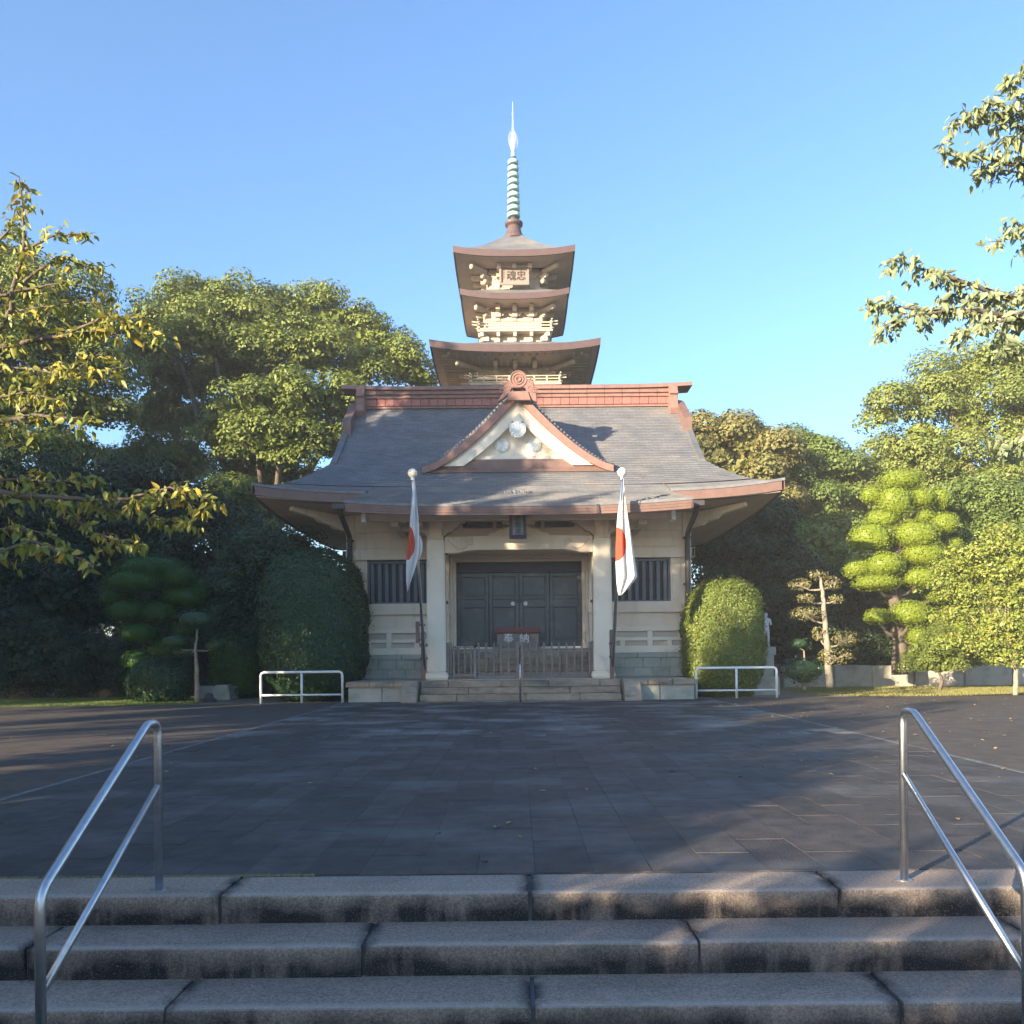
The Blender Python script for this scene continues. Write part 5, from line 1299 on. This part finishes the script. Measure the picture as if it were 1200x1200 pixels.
pads_tree('cloud_pruned_tree', 'small pruned tree with a pale mottled trunk and dark flat pads, left of the hall',
          [(231, 727, 25, 11), (205, 752, 18, 8, -.1), (216, 764, 16, 6, .2), (252, 756, 12, 6, .1)], DS, t0.x, [(t0.x, DS, 0), tuple(at(231, 785, DS)), tuple(at(229, 762, DS)), tuple(at(232, 735, DS))],
          LM['hedge'], .06, .8, .075, bark='bark_pale', rough=.06)
DC = 23.0; c7 = lambda L_: [(880 + a / 7.06, 660 + b / 7.06, c / 7.06, d_ / 7.06, *e) for a, b, c, d_, *e in L_]
q7 = lambda a, b: tuple(at(880 + a / 7.06, 660 + b / 7.06, DC))
pads_tree('pruned_tree', 'sunlit pruned tree with a pale bare trunk and thin flat twiggy pads',
          c7([(555, 95, 80, 34), (405, 175, 90, 42), (655, 165, 78, 50, .1), (455, 290, 72, 34, -.2), (700, 298, 56, 34), (460, 415, 130, 48, -.1), (560, 585, 56, 50), (775, 625, 100, 52, -.1), (700, 770, 128, 56, -.2)]),
          DC, q7(655, 1010)[0], [q7(655, 1030), q7(640, 850), q7(628, 700), q7(612, 500), q7(600, 330), q7(590, 220), q7(572, 110)], LM['camellia'], .065, 1.8, .11, sparse=True, bark='bark_pale', rough=.12, e=2.2)
pads_tree('pruned_shrub', 'low dark pruned shrub just left of the pale-trunked pruned tree', c7([(395, 665, 90, 48), (430, 875, 175, 85, -.2), (360, 900, 110, 60, -.3), (500, 905, 110, 55, -.1), (430, 940, 110, 70)]), 23.6, at(942, 800, 23.6).x,
          [tuple(at(943, 808, 23.6)), tuple(at(943, 780, 23.6)), tuple(at(942, 762, 23.6))], LM['hedge'], .07, .9, .06, bark='bark_pale', rough=.15, lump=.08)

# right side: trees behind
tree('broadleaf_tree', 'olive-brown rounded tree just above the right eave of the hall', 'tree', 10.4, 38,
     bl([(838, 512, 34, 18), (875, 522, 34, 22), (908, 540, 22, 22), (830, 545, 34, 24, -1), (875, 560, 40, 24, -1), (850, 590, 50, 26, -1), (905, 585, 26, 24), (815, 580, 26, 40)], 38), LM['olive'], 24000, .26, 1.0, .4, core=.7)
tree('broadleaf_tree', 'mid green pointed tree to the right of the olive-brown one', 'tree', 14.6, 40,
     bl([(948, 522, 26, 18), (972, 545, 30, 22), (930, 552, 24, 28), (950, 585, 34, 26, -1), (985, 590, 30, 34), (925, 610, 30, 30), (968, 640, 38, 34, -1), (930, 650, 26, 34)], 40), LM['mid'], 24000, .24, .95, .35, core=.6)
tree('broadleaf_tree', 'low broad-leaved tree with a few yellowing leaves behind the statue', 'tree', 12.8, 35,
     bl([(955, 640, 30, 24), (935, 668, 26, 22), (975, 680, 30, 28), (950, 705, 36, 26), (1000, 700, 30, 30)], 35), LM['pale'], 9000, .20, .6, .15, core=.6)
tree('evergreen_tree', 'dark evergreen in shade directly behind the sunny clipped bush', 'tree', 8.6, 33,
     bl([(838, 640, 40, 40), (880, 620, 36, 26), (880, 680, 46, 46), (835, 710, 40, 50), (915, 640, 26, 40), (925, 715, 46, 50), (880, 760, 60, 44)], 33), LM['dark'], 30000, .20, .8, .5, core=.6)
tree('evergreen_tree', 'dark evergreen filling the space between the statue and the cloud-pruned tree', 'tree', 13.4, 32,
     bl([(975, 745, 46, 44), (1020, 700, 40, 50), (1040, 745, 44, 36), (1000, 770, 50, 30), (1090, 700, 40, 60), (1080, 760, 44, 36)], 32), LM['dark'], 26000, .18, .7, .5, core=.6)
tree('broadleaf_tree', 'pale hazy green tree behind the top of the cloud-pruned tree', 'tree', 18, 41,
     bl([(1010, 560, 30, 24), (1045, 545, 36, 26), (1000, 600, 34, 34), (1040, 590, 44, 36), (1090, 560, 44, 40), (1110, 610, 50, 40), (1060, 640, 60, 36)], 41), LM['pale'], 30000, .22, .85, .3, core=.6)
tree('broadleaf_tree', 'large loose sunlit tree at the right edge below the hanging branches', 'tree', 21, 34,
     bl([(1035, 487, 26, 16), (1065, 468, 30, 18), (1100, 448, 34, 20), (1145, 436, 36, 26), (1195, 430, 44, 34), (1080, 508, 40, 26), (1135, 490, 46, 32), (1195, 495, 50, 40), (1105, 545, 46, 30), (1165, 555, 52, 36), (1225, 560, 50, 50), (1240, 460, 50, 50)], 34),
     LM['pale'], 40000, .20, .8, .35, core=.35, limbs=10)
tree('broadleaf_tree', 'dense green tree behind the loose yellowish tree at the right edge', 'tree', 18, 29.5,
     bl([(1130, 610, 44, 34), (1185, 615, 48, 36), (1235, 640, 50, 50), (1110, 655, 40, 30), (1160, 680, 60, 46), (1215, 720, 50, 50), (1140, 735, 50, 36), (1100, 715, 34, 30)], 29.5), LM['mid'], 30000, .17, .65, .25, core=.7)
tree('young_tree', 'yellow-green young tree with loose sprays of leaves in front at the right edge', 'tree', at(1190, 800, 22.5).x, 22.5,
     bl([(1150, 648, 30, 9), (1178, 632, 24, 12), (1128, 668, 30, 9), (1175, 672, 36, 14), (1105, 690, 26, 8), (1150, 700, 36, 11), (1198, 700, 30, 20), (1120, 722, 30, 9), (1172, 735, 40, 14), (1135, 755, 34, 10), (1190, 770, 34, 14), (1215, 660, 30, 24), (1215, 740, 30, 30)], 22.5),
     LM['young'], 13000, .13, .26, .07, core=0, bark='bark_pale', limbs=13, per=.8)
tree('low_shrub', 'low bright green shrub under the right side of the cloud-pruned tree', 'shrub', at(1100, 790, 25).x, 25.0,
     bl([(1085, 762, 22, 14), (1110, 752, 24, 14), (1135, 768, 22, 14), (1075, 778, 16, 8), (1105, 778, 26, 10)], 25), LM['hedge_light'], 9000, .09, .35, .06, core=.75)

mb_blobs = [blob(x, 745 - 30 * math.sin(x * .013), 62, 70, 62) for x in range(-120, 1350, 75)]
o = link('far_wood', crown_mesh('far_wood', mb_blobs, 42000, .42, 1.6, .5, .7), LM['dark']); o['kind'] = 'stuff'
tag(o, 'dark band of distant wood closing the gaps between the trees', 'wood')
# low wall of big stones on the right, stones on the left
rw = thing('retaining_wall', 'low pale retaining wall of large stones under the trees on the right', 'wall', (12, 28.6, 0))
x = 9.2; rr = random.Random(6)
while x < 24:
    wd_ = rr.uniform(1.1, 1.9)
    mb = MB().box(x + .012, x + wd_ - .012, 28.2 + rr.uniform(-.03, .03), 28.8, -.1, .70 + rr.uniform(-.03, .03)); mb.build('wall_stone', M['wallstone'], rw, bevel=.03); x += wd_
struct(MB().grid([[(x, y, .60 + .10 * math.sin(x * 1.3 + y) + (.02 * (y - 28.6))) for x in [8.8 + i * .9 for i in range(60)]] for y in [28.6, 30, 32, 36, 42]]).build('raised_bank', M['ground'], smooth=True))
tag(B(at(275, 812, 25.6).x - .62, at(275, 812, 25.6).x + .55, 24.2, 24.5, -.05, .36).build('stone_block', M['stone'], bevel=.03), 'long grey stone kerb block lying under the low hedge on the left', 'stone')
tag(MB().frustum(at(262, 812, 23.9).x, 23.9, -.05, .40, .30, .20).build('stone_marker', M['stone'], bevel=.03), 'squat pale tapered stone between the small pruned tree and the left guard rail', 'stone')
tag(MB().lathe(at(245, 818, 22.6).x, 22.6, [(.20, -.03), (.20, .04), (.12, .10), (.10, .20), (.02, .22)], 10).build('drain_cap', M['pipe']), 'small dark lump at the foot of the small pruned tree on the left', 'cap')

# near cherry branches, leaves hanging from every twig
def cherry(label, x, y, limbs_, mat, leaf, dens, base_z=0):
    t = thing('cherry_tree', label, 'tree', (x, y, base_z))
    hub = Vector((x, y, 3.2))
    link('trunk', limb_mesh([([(x, y, -.1), (x + .1, y, 1.6), hub, (x, y, 5.5), (x + .1, y, 7.5)], .24, .08)], BASE[t.name]), M['bark'], t)
    PP, NN, W_ = [], [], []
    for pts, wdt in limbs_:
        pp = [at(*p) for p in pts]
        start = Vector((x, y, max(1.8, pp[0].z - .9 * abs(pp[0].x - x) * .5)))
        if abs(pp[0].x - x) < 3.5 and pp[0].x * x > 0 and wdt > 1: paths = [([start, start.lerp(pp[0], .6), pp[0]] + pp[1:], .045 * wdt * .6, .006)]
        else: paths = [(pp, .016, .004)]
        # twigs to both sides
        L_ = [(pp[i] - pp[i - 1]).length for i in range(1, len(pp))]; tot = sum(L_)
        k = max(4, int(tot / .11)); seeds = []
        for j in range(k):
            d_ = tot * (j + .5) / k; i = 0
            while d_ > L_[i] and i < len(L_) - 1: d_ -= L_[i]; i += 1
            a = pp[i].lerp(pp[i + 1], min(1, d_ / L_[i])); dr = (pp[i + 1] - pp[i]).normalized()
            sd = Vector((random.uniform(-1, 1), random.uniform(-1, 1), random.uniform(-.6, .6))); sd = (sd - dr * sd.dot(dr)).normalized()
            ln = random.uniform(.12, .34) * (1.1 - .6 * j / k)
            tip = a + (dr * .6 + sd * .8).normalized() * ln + Vector((0, 0, -.03)); paths.append(([a, tip], .005, .002)); seeds += [(a, tip)] * 2
        seeds += [(pp[i], pp[i + 1]) for i in range(len(pp) - 1) for _ in range(3)]
        link('branch', limb_mesh(paths, BASE[t.name]), M['bark'], t)
        n = int(tot * dens)
        for _ in range(n):
            a, b = random.choice(seeds); PP.append(a.lerp(b, random.random()) + Vector([random.gauss(0, .025) for _ in range(3)]))
            NN.append((random.gauss(0, .6), random.gauss(0, .6), .6))
    P_ = np.array([tuple(p) for p in PP]); N_ = np.array(NN); N_ /= np.linalg.norm(N_, axis=1)[:, None]
    V, L2, S = leaf_geo(P_, N_, leaf, .46, near=True, droop=.75, wild=.5)
    o = link('foliage', np_mesh('foliage', V - np.array(BASE[t.name]), L2, S), mat, t); o['kind'] = 'stuff'
    return t
random.seed(21)
cherry('yellowing cherry tree whose branches reach in from the left edge', -7.4, 8.2,
       [([(-30, 470, 8), (12, 360, 8), (30, 280, 8), (22, 206, 8)], 2), ([(30, 292, 8), (62, 276, 8), (104, 274, 8)], 1), ([(28, 330, 8.2), (70, 300, 8.2), (118, 318, 8.2)], 1),
        ([(-40, 415, 8.3), (40, 398, 8.3), (110, 388, 8.2), (190, 392, 8)], 2), ([(80, 392, 8.2), (120, 370, 8), (170, 372, 7.9)], 1), ([(-20, 350, 8), (30, 340, 8), (80, 330, 8)], 1.5), ([(-30, 380, 8.5), (40, 360, 8.4), (140, 350, 8.3)], 1),
        ([(-20, 300, 8.4), (10, 270, 8.4), (20, 240, 8.4)], 1), ([(20, 490, 8), (60, 450, 8), (120, 412, 8)], 1.5), ([(-30, 440, 8), (30, 430, 8), (90, 440, 7.8), (150, 430, 7.8)], 1),
        ([(-30, 500, 7.4), (40, 486, 7.4), (112, 492, 7.3)], 2), ([(-30, 470, 7.4), (30, 460, 7.4), (80, 470, 7.4)], 1),
        ([(-30, 575, 7.8), (40, 583, 7.8), (140, 584, 7.8), (245, 592, 7.8)], 2.2), ([(150, 585, 7.8), (200, 570, 7.7), (255, 590, 7.7)], 1), ([(60, 586, 7.8), (110, 625, 7.7), (170, 640, 7.6)], 1), ([(90, 583, 7.8), (150, 605, 7.9), (225, 612, 7.9)], 1), ([(-20, 560, 8), (60, 565, 8), (120, 560, 8)], 1),
        ([(-30, 655, 7), (40, 636, 7), (112, 662, 7)], 1.6), ([(-20, 620, 7.2), (30, 620, 7.2), (70, 630, 7.2)], 1)],
       LM['cherry'], .090, 100)
cherry('green cherry tree whose drooping branches hang in from the upper right edge', 8.0, 8.4,
       [([(1260, 250, 8), (1215, 150, 8), (1200, 70, 8)], 2), ([(1215, 150, 8), (1190, 110, 8), (1180, 90, 8)], 1), ([(1230, 200, 8), (1160, 186, 8), (1102, 180, 8)], 2), ([(1215, 160, 8.2), (1165, 130, 8.2), (1114, 142, 8.2)], 1), ([(1220, 130, 8), (1180, 128, 8), (1150, 118, 8)], 1),
        ([(1230, 215, 8.2), (1190, 200, 8.2), (1140, 200, 8.2)], 1), ([(1240, 260, 8), (1200, 270, 8), (1168, 285, 8)], 1),
        ([(1260, 370, 8), (1160, 340, 8), (1090, 318, 8), (1042, 302, 8)], 2), ([(1250, 380, 8), (1150, 365, 7.8), (1070, 362, 7.8), (1014, 358, 7.8)], 2), ([(1120, 362, 7.8), (1060, 372, 7.7), (1032, 384, 7.7)], 1), ([(1240, 350, 8.2), (1180, 350, 8.2), (1110, 345, 8.2)], 1.5), ([(1200, 365, 7.8), (1150, 385, 7.8), (1118, 392, 7.8)], 1),
        ([(1240, 400, 7.6), (1200, 405, 7.6), (1168, 412, 7.6)], 1), ([(1240, 385, 8.2), (1190, 375, 8.2), (1140, 372, 8.2)], 1), ([(1230, 500, 6), (1205, 505, 6), (1178, 525, 6)], 1), ([(1230, 175, 7.8), (1200, 165, 7.8), (1175, 160, 7.8)], 1)],
       LM['cherry_green'], .085, 210)

# the row of trees left of the forecourt that shades it (outside the frame)
def crown_proto(name, n, size, sparse=False):
    bs = [(0, 0, .62, .36, .36, .32)] + [(.30 * math.cos(a), .30 * math.sin(a), .50 + .10 * math.sin(3 * a), .24, .24, .22) for a in [i * 1.257 for i in range(5)]] + [(0, .05, .84, .22, .22, .16), (.1, -.12, .38, .22, .22, .16)]
    return crown_mesh(name, bs, n, size, .11, .5, 0 if sparse else .5)
cp_d = crown_proto('crown', 16000, .035); cp_s = crown_proto('crown', 1500, .05, True)
tp_ = limb_mesh([([(0, 0, -.01), (.01, 0, .3), (0, .01, .62)], .028, .012)], (0, 0, 0))
def back_tree(s, h, r, u=-5, sparse=False, k=0):
    x, y = (s + u) / 1.41421, (u - s) / 1.41421
    t = thing('garden_tree', 'leafy garden tree in the row along the left side of the forecourt', 'tree', (x, y, -.05), 'garden trees left of the forecourt')
    t.scale = (r / .54, r / .54, h); t.rotation_euler.z = k
    for nm, me, mt in (('crown', cp_s if sparse else cp_d, LM['mid']), ('trunk', tp_, M['bark'])):
        o = bpy.data.objects.new(nm, me); COL.objects.link(o); o.parent = t
        if not me.materials: me.materials.append(mt)
for i, (s, h, r, u, spz) in enumerate([(-25.4, 18.0, 3.8, -5, 0), (-20.7, 17.9, 3.1, -5, 0), (-17.2, 12.6, 1.6, -5, 0), (-15.2, 9.6, 1.5, -7, 0), (-13.9, 9.3, 1.4, -5, 0), (-11.3, 6.7, 1.9, -5, 0), (-8.6, 4.5, 2.0, -5, 0), (-6.2, 3.9, 1.7, -5, 0), (-4.3, 2.9, 1.6, -5, 0), (-6.3, 6.4, 2.0, -11, 1),
                                     (-30, 13.2, 3.6, -8, 0), (-36, 14.2, 3.8, -8, 0), (-42, 14.4, 4, -8, 0), (-48, 15, 4, -8, 0), (-43, 21, 4.4, 5, 0), (-39.5, 17, 3.8, 3.5, 0), (-28.5, 7.5, 3.5, -6, 0), (-34, 7.5, 3.6, -6, 0), (-40, 8, 4, -6, 0), (-46, 8, 4, -6, 0), (-22, 9, 2.6, -4, 0), (-17.5, 7.5, 2.2, -4, 0)]):
    back_tree(s, h, r, u, bool(spz), i * 1.3)
for i, (s, h) in enumerate([(-5, 2.5), (-4.3, 2.15), (-3.7, 2.0), (-3.1, 2.0), (-2.5, 1.85), (-1.9, 2.0), (-1.35, 2.0), (-.8, 1.95), (-.3, 2.0), (.3, 1.95), (.9, 2.0)]):  # row added out of view, heights shaped to shade the steps
    x, y = (s - 5) / 1.41421, (-5 - s) / 1.41421
    t = thing('shade_shrub', 'unseen rounded shrub added to shade the stairs', 'shrub', (x, y, -.65), 'unseen shrubs added to shade the stairs')
    t.scale = (.62 / .54, .62 / .54, h + .55); t.rotation_euler.z = i
    for nm, me, mt in (('crown', cp_d, LM['mid']), ('trunk', tp_, M['bark'])):
        o = bpy.data.objects.new(nm, me); COL.objects.link(o); o.parent = t


# ------------------------------------------------------------------ thin haze, added mainly to stand in for lens veil
hz = B(-320, 320, -60, 420, -1.7, 32).build('haze', None); hz['kind'] = 'stuff'
hm = bpy.data.materials.new('haze'); hm.use_nodes = True; hn = hm.node_tree
hn.nodes.remove(hn.nodes['Principled BSDF']); pv = hn.nodes.new('ShaderNodeVolumePrincipled')
pv.inputs['Color'].default_value = (.95, .95, .95, 1); pv.inputs['Density'].default_value = .0011; pv.inputs['Anisotropy'].default_value = 0
hn.links.new(pv.outputs[0], hn.nodes['Material Output'].inputs['Volume']); hz.data.materials.append(hm)
